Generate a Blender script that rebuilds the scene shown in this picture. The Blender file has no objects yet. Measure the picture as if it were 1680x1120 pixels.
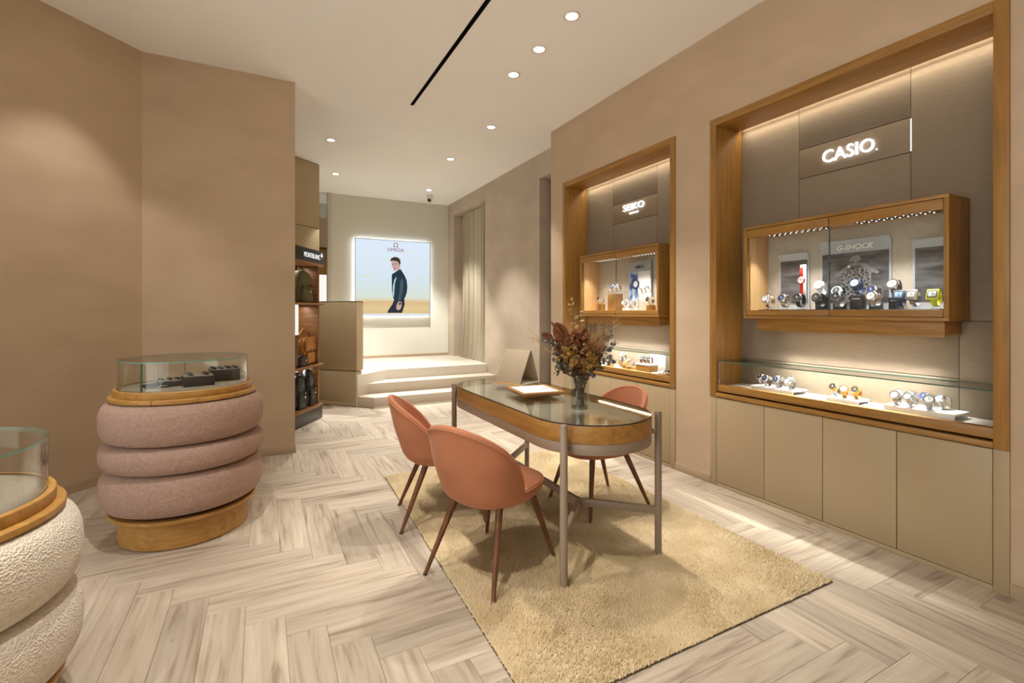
import bpy, bmesh, math, random
import numpy as np
from mathutils import Matrix, Vector
random.seed(7)
S = bpy.context.scene
C = S.collection
PI = math.pi
R = math.radians

# ------------------------------------------------------------------ camera
cam_d = bpy.data.cameras.new('camera')
cam = bpy.data.objects.new('camera', cam_d); C.objects.link(cam)
cam.location = (0, 0, 1.30)
cam.rotation_euler = (R(90), 0, R(-27.6))
cam_d.sensor_width = 36; cam_d.lens = 785 / 1680 * 36
cam_d.shift_y = -50 / 1680
cam_d.clip_start = 0.05; cam_d.clip_end = 60
S.camera = cam

# ------------------------------------------------------------------ world, exposure, lamp list
w = bpy.data.worlds.new('world'); S.world = w; w.use_nodes = True
w.node_tree.nodes['Background'].inputs[0].default_value = (1, .97, .93, 1)
w.node_tree.nodes['Background'].inputs[1].default_value = 3.3
S.view_settings.view_transform = 'Standard'; S.view_settings.look = 'None'
S.view_settings.gamma = 1.0; S.view_settings.use_curve_mapping = False
S.view_settings.exposure = 0.13
CEIL = 3.40
WARM = (1.0, .945, .865)
NEUT = (1.0, .98, .93)
DOWN_W = 136
# x, y, power factor, colour, where it sits
LAMPS = [(1.955, 2.82, 1.0, WARM, 'nearest the camera in the row of three over the table'),
         (1.97, 3.30, 1.0, WARM, 'middle one in the row of three over the table'),
         (1.98, 3.76, 1.0, WARM, 'farthest in the row of three over the table'),
         (2.32, 4.95, .8, WARM, 'right of the black ceiling slot end'),
         (2.31, 6.25, 1.9, NEUT, 'above the steps'),
         (2.57, 8.03, 3.2, NEUT, 'beside the security camera'),
         (.75, 6.23, 1.2, NEUT, 'in front of the bag shelf'),
         (1.00, 7.74, 2.7, NEUT, 'behind the low partition'),
         (-.93, 4.06, .34, WARM, 'washing the left plaster wall'),
         (-.25, 2.15, 1.0, WARM, 'above the floor between the two oval vitrines'),
         (.0, 1.25, 1.1, WARM, 'above the viewer'),
         (.6, -1.0, .5, WARM, 'behind the viewer on the niche side'),
         (-1.55, .8, .7, WARM, 'near the cream vitrine'),
         (.9, -1.4, .7, WARM, 'at the back of the shop')]

# ------------------------------------------------------------------ materials
def new_mat(name):
    m = bpy.data.materials.new(name); m.use_nodes = True
    nt = m.node_tree
    b = nt.nodes['Principled BSDF']
    return m, nt, b
def plain(name, col, rough=.5, metal=0, spec=.5, emit=None, es=0):
    m, nt, b = new_mat(name)
    b.inputs['Base Color'].default_value = (*col, 1)
    b.inputs['Roughness'].default_value = rough
    b.inputs['Metallic'].default_value = metal
    b.inputs['Specular IOR Level'].default_value = spec
    if emit:
        b.inputs['Emission Color'].default_value = (*emit, 1)
        b.inputs['Emission Strength'].default_value = es
    # a faint procedural variation so nothing is perfectly flat
    n = nt.nodes.new('ShaderNodeTexNoise'); n.inputs['Scale'].default_value = 40
    tc = nt.nodes.new('ShaderNodeTexCoord'); nt.links.new(tc.outputs['Object'], n.inputs['Vector'])
    mr = nt.nodes.new('ShaderNodeMapRange')
    mr.inputs['To Min'].default_value = max(0.02, rough - .04); mr.inputs['To Max'].default_value = min(1, rough + .04)
    nt.links.new(n.outputs['Fac'], mr.inputs['Value']); nt.links.new(mr.outputs['Result'], b.inputs['Roughness'])
    return m
def noisy(name, c1, c2, scale=4, rough=.8, bump=0, bscale=60, stretch=(1, 1, 1), detail=4, dist=.02, contrast=(.3, .7), spec=.4, voro=False, coords='Object'):
    m, nt, b = new_mat(name)
    tc = nt.nodes.new('ShaderNodeTexCoord'); mp = nt.nodes.new('ShaderNodeMapping')
    mp.inputs['Scale'].default_value = stretch
    nt.links.new(tc.outputs[coords], mp.inputs['Vector'])
    n = nt.nodes.new('ShaderNodeTexNoise'); n.inputs['Scale'].default_value = scale; n.inputs['Detail'].default_value = detail
    nt.links.new(mp.outputs['Vector'], n.inputs['Vector'])
    r = nt.nodes.new('ShaderNodeValToRGB')
    r.color_ramp.elements[0].position, r.color_ramp.elements[1].position = contrast
    r.color_ramp.elements[0].color = (*c1, 1); r.color_ramp.elements[1].color = (*c2, 1)
    nt.links.new(n.outputs['Fac'], r.inputs['Fac']); nt.links.new(r.outputs['Color'], b.inputs['Base Color'])
    b.inputs['Roughness'].default_value = rough; b.inputs['Specular IOR Level'].default_value = spec
    if bump:
        if voro:
            t = nt.nodes.new('ShaderNodeTexVoronoi'); t.inputs['Scale'].default_value = bscale; out = t.outputs['Distance']
        else:
            t = nt.nodes.new('ShaderNodeTexNoise'); t.inputs['Scale'].default_value = bscale; t.inputs['Detail'].default_value = 3; out = t.outputs['Fac']
        nt.links.new(mp.outputs['Vector'], t.inputs['Vector'])
        bp = nt.nodes.new('ShaderNodeBump'); bp.inputs['Strength'].default_value = bump; bp.inputs['Distance'].default_value = dist
        nt.links.new(out, bp.inputs['Height']); nt.links.new(bp.outputs['Normal'], b.inputs['Normal'])
    return m
def wood(name, c1, c2, axis, rough=.42, scale=3.0, spec=.4):
    st = [14, 14, 14]; st[axis] = 1.0
    m, nt, b = new_mat(name)
    tc = nt.nodes.new('ShaderNodeTexCoord'); mp = nt.nodes.new('ShaderNodeMapping'); mp.inputs['Scale'].default_value = st
    nt.links.new(tc.outputs['Object'], mp.inputs['Vector'])
    n = nt.nodes.new('ShaderNodeTexNoise'); n.inputs['Scale'].default_value = scale; n.inputs['Detail'].default_value = 7; n.inputs['Distortion'].default_value = .6
    nt.links.new(mp.outputs['Vector'], n.inputs['Vector'])
    r = nt.nodes.new('ShaderNodeValToRGB'); r.color_ramp.elements[0].position = .3; r.color_ramp.elements[1].position = .68
    r.color_ramp.elements[0].color = (*c1, 1); r.color_ramp.elements[1].color = (*c2, 1)
    nt.links.new(n.outputs['Fac'], r.inputs['Fac']); nt.links.new(r.outputs['Color'], b.inputs['Base Color'])
    b.inputs['Roughness'].default_value = rough; b.inputs['Specular IOR Level'].default_value = spec
    bp = nt.nodes.new('ShaderNodeBump'); bp.inputs['Strength'].default_value = .12; bp.inputs['Distance'].default_value = .004
    nt.links.new(n.outputs['Fac'], bp.inputs['Height']); nt.links.new(bp.outputs['Normal'], b.inputs['Normal'])
    return m
def emit(name, col, s):
    m = bpy.data.materials.new(name); m.use_nodes = True; nt = m.node_tree
    nt.nodes.remove(nt.nodes['Principled BSDF'])
    e = nt.nodes.new('ShaderNodeEmission'); e.inputs[0].default_value = (*col, 1); e.inputs[1].default_value = s
    nt.links.new(e.outputs[0], nt.nodes['Material Output'].inputs[0])
    return m
def glass_mat(name, tint=(.97, .985, .975), refl=1.0, ior=1.45):
    m = bpy.data.materials.new(name); m.use_nodes = True; nt = m.node_tree
    nt.nodes.remove(nt.nodes['Principled BSDF'])
    t = nt.nodes.new('ShaderNodeBsdfTransparent'); t.inputs[0].default_value = (*tint, 1)
    g = nt.nodes.new('ShaderNodeBsdfGlossy'); g.inputs['Roughness'].default_value = .02
    # Schlick reflectance from the facing angle, the same from both sides of a pane
    f = nt.nodes.new('ShaderNodeLayerWeight'); f.inputs['Blend'].default_value = .5
    pw = nt.nodes.new('ShaderNodeMath'); pw.operation = 'POWER'; pw.inputs[1].default_value = 4.2
    f0 = ((ior - 1) / (ior + 1)) ** 2 * refl
    mu = nt.nodes.new('ShaderNodeMath'); mu.operation = 'MULTIPLY_ADD'; mu.inputs[1].default_value = 1 - f0; mu.inputs[2].default_value = f0; mu.use_clamp = True
    mx = nt.nodes.new('ShaderNodeMixShader')
    nt.links.new(f.outputs['Facing'], pw.inputs[0]); nt.links.new(pw.outputs[0], mu.inputs[0]); nt.links.new(mu.outputs[0], mx.inputs[0])
    nt.links.new(t.outputs[0], mx.inputs[1]); nt.links.new(g.outputs[0], mx.inputs[2])
    nt.links.new(mx.outputs[0], nt.nodes['Material Output'].inputs[0])
    return m

M = {}
M['ceiling'] = noisy('ceiling_paint', (.91, .89, .86), (.93, .91, .88), 1.5, .9)
M['plaster'] = noisy('plaster', (.50, .375, .255), (.57, .435, .305), 2.0, .85, .10, 9, (1, 1, 2.2), detail=6, dist=.01)
M['plaster_grey'] = noisy('grey_plaster', (.46, .375, .29), (.57, .47, .37), 1.8, .7, .06, 9, (1, 1, 1.6), detail=6, dist=.01)
M['back_paint'] = noisy('back_wall_paint', (.68, .665, .585), (.71, .695, .615), 1.2, .9)
M['base_paint'] = plain('baseboard_paint', (.44, .33, .22), .6)
M['oak_x'] = wood('oak_x', (.37, .185, .045), (.50, .275, .078), 0)
M['oak_y'] = wood('oak_y', (.28, .132, .028), (.385, .20, .05), 1)  # oak_y and oak_z coloured darker than oak_x to copy the dim wall side
M['oak_z'] = wood('oak_z', (.28, .132, .028), (.385, .20, .05), 2)
M['oak_pale'] = wood('pale_oak', (.50, .30, .13), (.60, .38, .18), 2)
M['walnut'] = wood('walnut', (.09, .032, .012), (.17, .065, .025), 2, .45)
M['walnut_y'] = wood('walnut_panel', (.20, .085, .03), (.36, .18, .07), 1, .45)
M['walnut_x'] = wood('walnut_shelf', (.20, .085, .03), (.36, .18, .07), 0, .45)
M['taupe'] = noisy('taupe_lacquer', (.415, .32, .195), (.43, .333, .205), 2, .42)
M['taupe_dark'] = plain('taupe_recess', (.16, .11, .06), .7)
M['linen'] = noisy('linen_panel', (.215, .165, .115), (.25, .194, .137), 14, .9, .3, 60, (1, 1.0, 14), detail=5, dist=.004)
M['sign_panel'] = plain('sign_panel', (.255, .19, .125), .55)
M['interior'] = noisy('case_lining', (.40, .34, .28), (.44, .38, .31), 30, .9)
M['counter_white'] = plain('counter_lining', (.72, .68, .63), .6)
M['white'] = plain('white_plastic', (.80, .78, .76), .35)
M['paper'] = plain('white_paper', (.86, .84, .80), .7)
M['ink'] = plain('grey_ink', (.42, .40, .37), .7)
M['black'] = plain('black_plastic', (.018, .017, .017), .4)
M['soft_black'] = plain('soft_black', (.03, .026, .025), .75)
M['slot_black'] = plain('slot_black', (.006, .006, .006), .8)
M['steel'] = plain('brushed_steel', (.74, .74, .76), .22, 1)
M['steel_dark'] = plain('dark_steel', (.22, .22, .24), .28, 1)
M['gold'] = plain('gold_plate', (.83, .56, .20), .25, 1)
M['taupe_metal'] = plain('taupe_metal', (.27, .205, .15), .42)
M['glass'] = glass_mat('clear_glass')
M['table_glass'] = glass_mat('table_glass', (.93, .96, .94), 1.7, 1.5)
M['glass_edge'] = plain('glass_edge', (.05, .14, .11), .15, emit=None)
M['glass_edge_pale'] = plain('glass_edge_pale', (.16, .30, .25), .15)
M['acrylic'] = glass_mat('acrylic', (.93, .95, .96), 1.6)
M['pad_grey'] = noisy('pad_suede', (.22, .19, .165), (.27, .235, .205), 60, .95)
M['vitrine_lining'] = noisy('vitrine_lining', (.27, .22, .17), (.31, .255, .20), 60, .95)
M['pink'] = noisy('pink_boucle', (.37, .245, .195), (.46, .315, .26), 70, .95, .55, 150, dist=.008, voro=True, spec=.2)
M['cream'] = noisy('cream_boucle', (.66, .58, .48), (.78, .71, .61), 70, .95, .6, 150, dist=.009, voro=True, spec=.2)
M['gap'] = plain('dark_gap', (.05, .02, .012), .9)
M['velvet'] = noisy('salmon_velvet', (.385, .152, .078), (.435, .172, .088), 6, .75, .12, 120, dist=.002, spec=.25)
for nn in ('velvet', 'pink', 'cream'):
    bb = M[nn].node_tree.nodes['Principled BSDF']
    bb.inputs['Sheen Weight'].default_value = .22 if nn == 'velvet' else .25
    bb.inputs['Sheen Roughness'].default_value = .4
    bb.inputs['Sheen Tint'].default_value = (1, .72, .58, 1) if nn != 'cream' else (1, .95, .88, 1)
M['rug'] = noisy('rug_wool', (.49, .37, .20), (.67, .545, .36), 5, .95, detail=6, contrast=(.25, .75), spec=.15)
M['rug_edge'] = plain('rug_binding', (.10, .075, .045), .9)
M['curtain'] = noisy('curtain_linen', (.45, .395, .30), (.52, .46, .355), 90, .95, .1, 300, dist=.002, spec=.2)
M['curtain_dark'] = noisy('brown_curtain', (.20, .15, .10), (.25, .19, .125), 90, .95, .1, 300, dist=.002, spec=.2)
M['lens'] = emit('lamp_lens', (1, .93, .82), 14)
M['trim'] = plain('lamp_trim', (.72, .68, .62), .4)
M['led'] = emit('led_strip', (1, .86, .64), 9)
M['led_dot'] = emit('led_dot', (1, .95, .88), 3)
M['led_white'] = emit('led_white', (.86, .92, 1), 1.6)
M['letter_glow'] = emit('letter_glow', (.92, .96, 1), 2.6)
M['step_stone'] = noisy('step_stone', (.50, .43, .345), (.56, .485, .39), 3, .5)
M['platform_stone'] = noisy('platform_stone', (.60, .55, .46), (.64, .585, .49), 2, .28)
M['leather_taupe'] = noisy('taupe_leather', (.36, .285, .20), (.40, .315, .225), 120, .7, .1, 300, dist=.001)
M['tan_leather'] = plain('tan_leather', (.48, .20, .035), .45)
M['olive_cloth'] = noisy('olive_cloth', (.11, .10, .045), (.16, .145, .07), 80, .7)
M['black_leather'] = plain('black_leather', (.012, .011, .011), .28)
M['header_white'] = emit('header_white', (1, .98, .95), .9)
M['lightpanel'] = emit('light_panel', (1, .96, .88), .9)

# ------------------------------------------------------------------ mesh helpers
class MB:
    def __init__(s): s.v = []; s.f = []; s.mi = []
    def add(s, vs, fs, mi=0, mx=None):
        o = len(s.v)
        if mx is not None: vs = [tuple(mx @ Vector(p)) for p in vs]
        s.v += [tuple(p) for p in vs]; s.f += [tuple(i + o for i in f) for f in fs]; s.mi += [mi] * len(fs)
        return s
    def box(s, x0, x1, y0, y1, z0, z1, mi=0, mx=None, side_mi=None):
        v = [(x, y, z) for z in (z0, z1) for y in (y0, y1) for x in (x0, x1)]
        f = [(0, 2, 3, 1), (4, 5, 7, 6), (0, 1, 5, 4), (1, 3, 7, 5), (3, 2, 6, 7), (2, 0, 4, 6)]
        s.add(v, f, mi, mx)
        return s
    def prism(s, poly, z0, z1, mi=0, mx=None, side_mi=None):
        n = len(poly)
        a = sum(poly[i][0] * poly[(i + 1) % n][1] - poly[(i + 1) % n][0] * poly[i][1] for i in range(n))
        if a < 0: poly = poly[::-1]
        v = [(x, y, z0) for x, y in poly] + [(x, y, z1) for x, y in poly]
        s.add(v, [tuple(range(n - 1, -1, -1)), tuple(range(n, 2 * n))], mi, mx)
        o = len(s.v) - 2 * n
        s.f += [(o + i, o + (i + 1) % n, o + n + (i + 1) % n, o + n + i) for i in range(n)]
        s.mi += [mi if side_mi is None else side_mi] * n
        return s
    def lathe(s, prof, n=32, mx=None, mi=0, closed=False):
        v = []; f = []
        for r, z in prof:
            for k in range(n):
                a = 2 * PI * k / n; v.append((r * math.cos(a), r * math.sin(a), z))
        m = len(prof)
        for j in range(m if closed else m - 1):
            j2 = (j + 1) % m
            for k in range(n):
                k2 = (k + 1) % n
                f.append((j * n + k, j * n + k2, j2 * n + k2, j2 * n + k))
        if not closed:
            if prof[0][0] > 1e-6: f.append(tuple(range(n - 1, -1, -1)))
            if prof[-1][0] > 1e-6: f.append(tuple((m - 1) * n + k for k in range(n)))
        s.add(v, f, mi, mx); return s
    def tube(s, path, r, n=8, mi=0, closed=False, mx=None, flat=1.0):
        P = [Vector(p) for p in path]; m = len(P); v = []; f = []
        rr = r if isinstance(r, (list, tuple)) else [r] * m
        up = Vector((0, 0, 1)); prev = None
        for i in range(m):
            if closed: t = P[(i + 1) % m] - P[i - 1]
            else: t = P[min(i + 1, m - 1)] - P[max(i - 1, 0)]
            t.normalize()
            if prev is None:
                a = t.cross(up)
                if a.length < .05: a = t.cross(Vector((1, 0, 0)))
            else: a = prev - t * prev.dot(t)
            a.normalize(); prev = a; b = t.cross(a)
            for k in range(n):
                an = 2 * PI * k / n
                v.append(P[i] + (a * math.cos(an) + b * math.sin(an) * flat) * rr[i])
        for i in range(m if closed else m - 1):
            i2 = (i + 1) % m
            for k in range(n):
                k2 = (k + 1) % n
                f.append((i * n + k, i * n + k2, i2 * n + k2, i2 * n + k))
        if not closed: f += [tuple(range(n - 1, -1, -1)), tuple((m - 1) * n + k for k in range(n))]
        s.add(v, f, mi, mx); return s
    def grid(s, pts, mi=0, mx=None, wrap=False):
        m = len(pts); n = len(pts[0]); v = [p for row in pts for p in row]; f = []
        for i in range(m - 1):
            for k in range(n if wrap else n - 1):
                k2 = (k + 1) % n
                f.append((i * n + k, i * n + k2, (i + 1) * n + k2, (i + 1) * n + k))
        s.add(v, f, mi, mx); return s
    def mesh(s, name, mats, bevel=0, smooth=True, seg=2):
        me = bpy.data.meshes.new(name)
        me.from_pydata(s.v, [], s.f)
        for m in mats: me.materials.append(m)
        if len(mats) > 1: me.polygons.foreach_set('material_index', s.mi)
        bm = bmesh.new(); bm.from_mesh(me)
        bmesh.ops.recalc_face_normals(bm, faces=bm.faces)
        if bevel:
            es = [e for e in bm.edges if len(e.link_faces) == 2 and e.calc_face_angle(0) > .6]
            bmesh.ops.bevel(bm, geom=es, offset=bevel, segments=seg, affect='EDGES', profile=.5, clamp_overlap=True)
        bm.to_mesh(me); bm.free()
        if smooth:
            me.polygons.foreach_set('use_smooth', [True] * len(me.polygons))
            me.set_sharp_from_angle(angle=.62)
        me.update()
        return me
    def obj(s, name, mat, parent=None, bevel=0, smooth=True, loc=None, rot=None, seg=2):
        mats = mat if isinstance(mat, (list, tuple)) else [mat]
        return link(name, s.mesh(name, mats, bevel, smooth, seg), parent, loc, rot)
def link(name, me, parent=None, loc=None, rot=None):
    o = bpy.data.objects.new(name, me); C.objects.link(o)
    if parent is not None: o.parent = parent
    if loc is not None: o.location = loc
    if rot is not None: o.rotation_euler = rot
    return o
def tag(o, label, cat, group=None, kind=None):
    o['label'] = label; o['category'] = cat
    if group: o['group'] = group
    if kind: o['kind'] = kind
    return o
def thing(name, label, cat, loc=(0, 0, 0), rz=0, group=None):
    o = bpy.data.objects.new(name, None); C.objects.link(o); o.empty_display_size = .1
    o.location = loc; o.rotation_euler = (0, 0, rz)
    return tag(o, label, cat, group)
def struct(o, label=None, cat=None):
    o['kind'] = 'structure'
    if label: o['label'] = label
    if cat: o['category'] = cat
    return o
def bx(name, mat, parent, x0, x1, y0, y1, z0, z1, bevel=0):
    return MB().box(min(x0, x1), max(x0, x1), min(y0, y1), max(y0, y1), min(z0, z1), max(z0, z1)).obj(name, mat, parent, bevel)
def copy_tree(o, parent=None):
    c = o.copy(); C.objects.link(c); c.parent = parent
    for ch in o.children:
        if ch is not c: copy_tree(ch, c)
    return c
def area(name, loc, sx, sy, watts, col, rot=(0, 0, 0), parent=None, spread=180):
    l = bpy.data.lights.new(name, 'AREA'); l.shape = 'RECTANGLE'; l.size = sx; l.size_y = sy; l.energy = watts; l.color = col
    l.spread = R(spread)
    o = bpy.data.objects.new(name, l); C.objects.link(o); o.location = loc; o.rotation_euler = rot
    if parent is not None: o.parent = parent
    return o
def text_mesh(name, s, width=None, height=None, depth=.003, bold=0.0, shear=0, mat=None, spacing=1.0):
    cu = bpy.data.curves.new(name, 'FONT'); cu.body = s; cu.size = 1; cu.extrude = .02; cu.offset = bold; cu.shear = shear
    cu.align_x = 'LEFT'; cu.space_character = spacing; cu.resolution_u = 4
    o = bpy.data.objects.new(name, cu); C.objects.link(o)
    dg = bpy.context.evaluated_depsgraph_get(); dg.update()
    me = bpy.data.meshes.new_from_object(o.evaluated_get(dg))
    bpy.data.objects.remove(o); bpy.data.curves.remove(cu)
    n = len(me.vertices); co = np.empty(n * 3, 'f'); me.vertices.foreach_get('co', co); co = co.reshape(-1, 3)
    lo, hi = co.min(0), co.max(0)
    sx = width / (hi[0] - lo[0]) if width else None
    sy = height / (hi[1] - lo[1]) if height else sx
    if sx is None: sx = sy
    co[:, 0] = (co[:, 0] - (lo[0] + hi[0]) / 2) * sx
    co[:, 1] = (co[:, 1] - (lo[1] + hi[1]) / 2) * sy
    co[:, 2] = (co[:, 2] - lo[2]) / max(hi[2] - lo[2], 1e-6) * depth
    me.vertices.foreach_set('co', co.ravel()); me.update()
    me.materials.clear(); me.materials.append(mat)
    return me
FACE_NX = Matrix(((0, 0, -1, 0), (-1, 0, 0, 0), (0, 1, 0, 0), (0, 0, 0, 1)))   # drawing plane that faces -X
FACE_NY = Matrix(((1, 0, 0, 0), (0, 0, -1, 0), (0, 1, 0, 0), (0, 0, 0, 1)))    # drawing plane that faces -Y
def put_text(name, me, parent, loc, face):
    o = link(name, me, parent); o.matrix_local = Matrix.Translation(loc) @ face
    return o
def flat_print(name, poly, parent, mat, loc, face, depth=.001):
    o = MB().prism(poly, 0, depth).obj(name, mat, parent, smooth=False); o.matrix_local = Matrix.Translation(loc) @ face
    return o

# ================================================================== ROOM SHELL
# floor slab and herringbone planks
PW, PL, OX, OY = .15, .75, .088, .612
fl_o = MB().box(-2.9, 3.6, -3.2, 10.4, -.12, -.006).obj('floor', plain('floor_joint', (.33, .26, .19), .8), smooth=False)
struct(fl_o, 'pale oak herringbone plank floor', 'floor')
def plank_material():
    m, nt, b = new_mat('oak_plank')
    tc = nt.nodes.new('ShaderNodeTexCoord'); oi = nt.nodes.new('ShaderNodeObjectInfo')
    at = nt.nodes.new('ShaderNodeAttribute'); at.attribute_name = 'plank_seed'
    ad = nt.nodes.new('ShaderNodeMath'); ad.operation = 'MULTIPLY_ADD'; ad.inputs[1].default_value = 37
    nt.links.new(oi.outputs['Random'], ad.inputs[0]); nt.links.new(at.outputs['Fac'], ad.inputs[2])
    mp = nt.nodes.new('ShaderNodeMapping'); mp.inputs['Scale'].default_value = (1.3, 17, 1)
    nt.links.new(tc.outputs['UV'], mp.inputs['Vector'])
    n = nt.nodes.new('ShaderNodeTexNoise'); n.noise_dimensions = '4D'; n.inputs['Scale'].default_value = 1.6; n.inputs['Detail'].default_value = 7; n.inputs['Distortion'].default_value = .9
    nt.links.new(mp.outputs['Vector'], n.inputs['Vector']); nt.links.new(ad.outputs[0], n.inputs['W'])
    r = nt.nodes.new('ShaderNodeValToRGB')
    r.color_ramp.elements[0].position = .27; r.color_ramp.elements[0].color = (.24, .182, .13, 1)
    r.color_ramp.elements[1].position = .70; r.color_ramp.elements[1].color = (.575, .495, .40, 1)
    e = r.color_ramp.elements.new(.45); e.color = (.455, .378, .297, 1)
    nt.links.new(n.outputs['Fac'], r.inputs['Fac'])
    # knots
    mp2 = nt.nodes.new('ShaderNodeMapping'); mp2.inputs['Scale'].default_value = (2.2, 5, 1)
    nt.links.new(tc.outputs['UV'], mp2.inputs['Vector'])
    n2 = nt.nodes.new('ShaderNodeTexNoise'); n2.noise_dimensions = '4D'; n2.inputs['Scale'].default_value = 2.4; n2.inputs['Detail'].default_value = 2
    nt.links.new(mp2.outputs['Vector'], n2.inputs['Vector']); nt.links.new(ad.outputs[0], n2.inputs['W'])
    kr = nt.nodes.new('ShaderNodeMapRange'); kr.inputs['From Min'].default_value = .70; kr.inputs['From Max'].default_value = .78
    nt.links.new(n2.outputs['Fac'], kr.inputs['Value'])
    mk = nt.nodes.new('ShaderNodeMix'); mk.data_type = 'RGBA'; mk.inputs['B'].default_value = (.20, .125, .07, 1)
    nt.links.new(kr.outputs['Result'], mk.inputs['Factor']); nt.links.new(r.outputs['Color'], mk.inputs['A'])
    # tone of each plank
    wn = nt.nodes.new('ShaderNodeTexWhiteNoise'); wn.noise_dimensions = '1D'; nt.links.new(ad.outputs[0], wn.inputs['W'])
    tn = nt.nodes.new('ShaderNodeMapRange'); tn.inputs['To Min'].default_value = .86; tn.inputs['To Max'].default_value = 1.10
    nt.links.new(wn.outputs['Value'], tn.inputs['Value'])
    mm = nt.nodes.new('ShaderNodeVectorMath'); mm.operation = 'SCALE'
    nt.links.new(mk.outputs['Result'], mm.inputs[0]); nt.links.new(tn.outputs['Result'], mm.inputs['Scale'])
    nt.links.new(mm.outputs['Vector'], b.inputs['Base Color'])
    b.inputs['Roughness'].default_value = .46; b.inputs['Specular IOR Level'].default_value = .35
    bp = nt.nodes.new('ShaderNodeBump'); bp.inputs['Strength'].default_value = .08; bp.inputs['Distance'].default_value = .003
    nt.links.new(n.outputs['Fac'], bp.inputs['Height']); nt.links.new(bp.outputs['Normal'], b.inputs['Normal'])
    return m
M['plank'] = plank_material()
g = .0004
def plank_geo(mb_v, mb_f, x0, y0, lx, ly):
    b = .0009; o = len(mb_v)
    for (i, z) in ((0, -.008), (0, -.0012), (b, 0)):
        mb_v += [(x0 + g + i, y0 + g + i, z), (x0 + lx - g - i, y0 + g + i, z), (x0 + lx - g - i, y0 + ly - g - i, z), (x0 + g + i, y0 + ly - g - i, z)]
    for j in (0, 4):
        for k in range(4):
            mb_f.append((o + j + k, o + j + (k + 1) % 4, o + j + 4 + (k + 1) % 4, o + j + 4 + k))
    mb_f.append((o + 8, o + 9, o + 10, o + 11))
pv, pf = [], []; plank_geo(pv, pf, 0, 0, PL, PW)
plank_me = bpy.data.meshes.new('plank'); plank_me.from_pydata(pv, [], pf); plank_me.materials.append(M['plank'])
uvl = plank_me.uv_layers.new(name='UVMap')
for li, lp in enumerate(plank_me.loops):
    uvl.data[li].uv = plank_me.vertices[lp.vertex_index].co[:2]
cy, sy_ = math.cos(R(27.6)), math.sin(R(27.6))
def view_px(x, y):
    D = x * sy_ + y * cy; l = x * cy - y * sy_
    if D < .8: return None
    return 840 + 785 * l / D, 510 + 785 * 1.3 / D, D
cand = []
for k in range(-70, 71):
    for j in range(-8, 9):
        bxx = OX + k * PW + j * PL; byy = OY - k * PW + j * PL
        for kind in (0, 1):
            if kind == 0: x0, y0, lx, ly = bxx, byy, PL, PW
            else: x0, y0, lx, ly = bxx + PL, byy, PW, PL
            cx_, cyy = x0 + lx / 2, y0 + ly / 2
            if not (-3.1 < cx_ < 3.45 and -3.1 < cyy < 7.4): continue
            if cyy > 5.2 and cx_ < -.2: continue
            if cyy - cx_ > 6.3: continue
            pp = view_px(cx_, cyy)
            vis = 1e9
            if pp and -120 < pp[0] < 1800 and pp[1] < 1330: vis = pp[2]
            # under the rug nothing of a plank shows
            if .95 < cx_ < 2.25 and 1.75 < cyy < 3.35: vis = 1e8
            cand.append((vis, x0, y0, lx, ly, kind))
cand.sort()
rest_v, rest_f, rest_uv, rest_seed = [], [], [], []
for i, (vis, x0, y0, lx, ly, kind) in enumerate(cand):
    if i < 300 and vis < 1e7:
        o = link('plank', plank_me, fl_o)
        if kind == 0: o.location = (x0, y0, 0)
        else: o.location = (x0 + PW, y0, 0); o.rotation_euler = (0, 0, PI / 2)
    else:
        a = len(rest_v); plank_geo(rest_v, rest_f, x0, y0, lx, ly)
        for p in rest_v[a:]:
            q = (p[0] - x0, p[1] - y0); rest_uv.append(q if kind == 0 else (q[1], q[0])); rest_seed.append((i * 7.13) % 37)
rm = bpy.data.meshes.new('plank_field'); rm.from_pydata(rest_v, [], rest_f); rm.materials.append(M['plank'])
ru = rm.uv_layers.new(name='UVMap')
for li, lp in enumerate(rm.loops): ru.data[li].uv = rest_uv[lp.vertex_index]
ra = rm.attributes.new('plank_seed', 'FLOAT', 'POINT'); ra.data.foreach_set('value', rest_seed)
ro = link('plank_field', rm, fl_o); ro['kind'] = 'stuff'

# ceiling with the recessed black slot
SX0, SX1, SY0, SY1 = 1.338, 1.372, .6, 4.80
cb = MB().box(-2.9, SX0, -3.2, 10.4, CEIL, CEIL + .12).box(SX1, 3.6, -3.2, 10.4, CEIL, CEIL + .12)
cb.box(SX0, SX1, -3.2, SY0, CEIL, CEIL + .12).box(SX0, SX1, SY1, 10.4, CEIL, CEIL + .12)
struct(cb.obj('ceiling', M['ceiling'], smooth=False), 'smooth off-white ceiling', 'ceiling')
sl = MB().box(SX0, SX1, SY0, SY1, CEIL + .07, CEIL + .08)
for a, b_, c_, d_ in ((SX0, SX0 + .003, SY0, SY1), (SX1 - .003, SX1, SY0, SY1), (SX0, SX1, SY0, SY0 + .003), (SX0, SX1, SY1 - .003, SY1)):
    sl.box(a, b_, c_, d_, CEIL - .002, CEIL + .075)
tag(sl.obj('ceiling_slot', M['slot_black'], smooth=False), 'long black linear slot recessed in the ceiling', 'ceiling slot')

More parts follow.
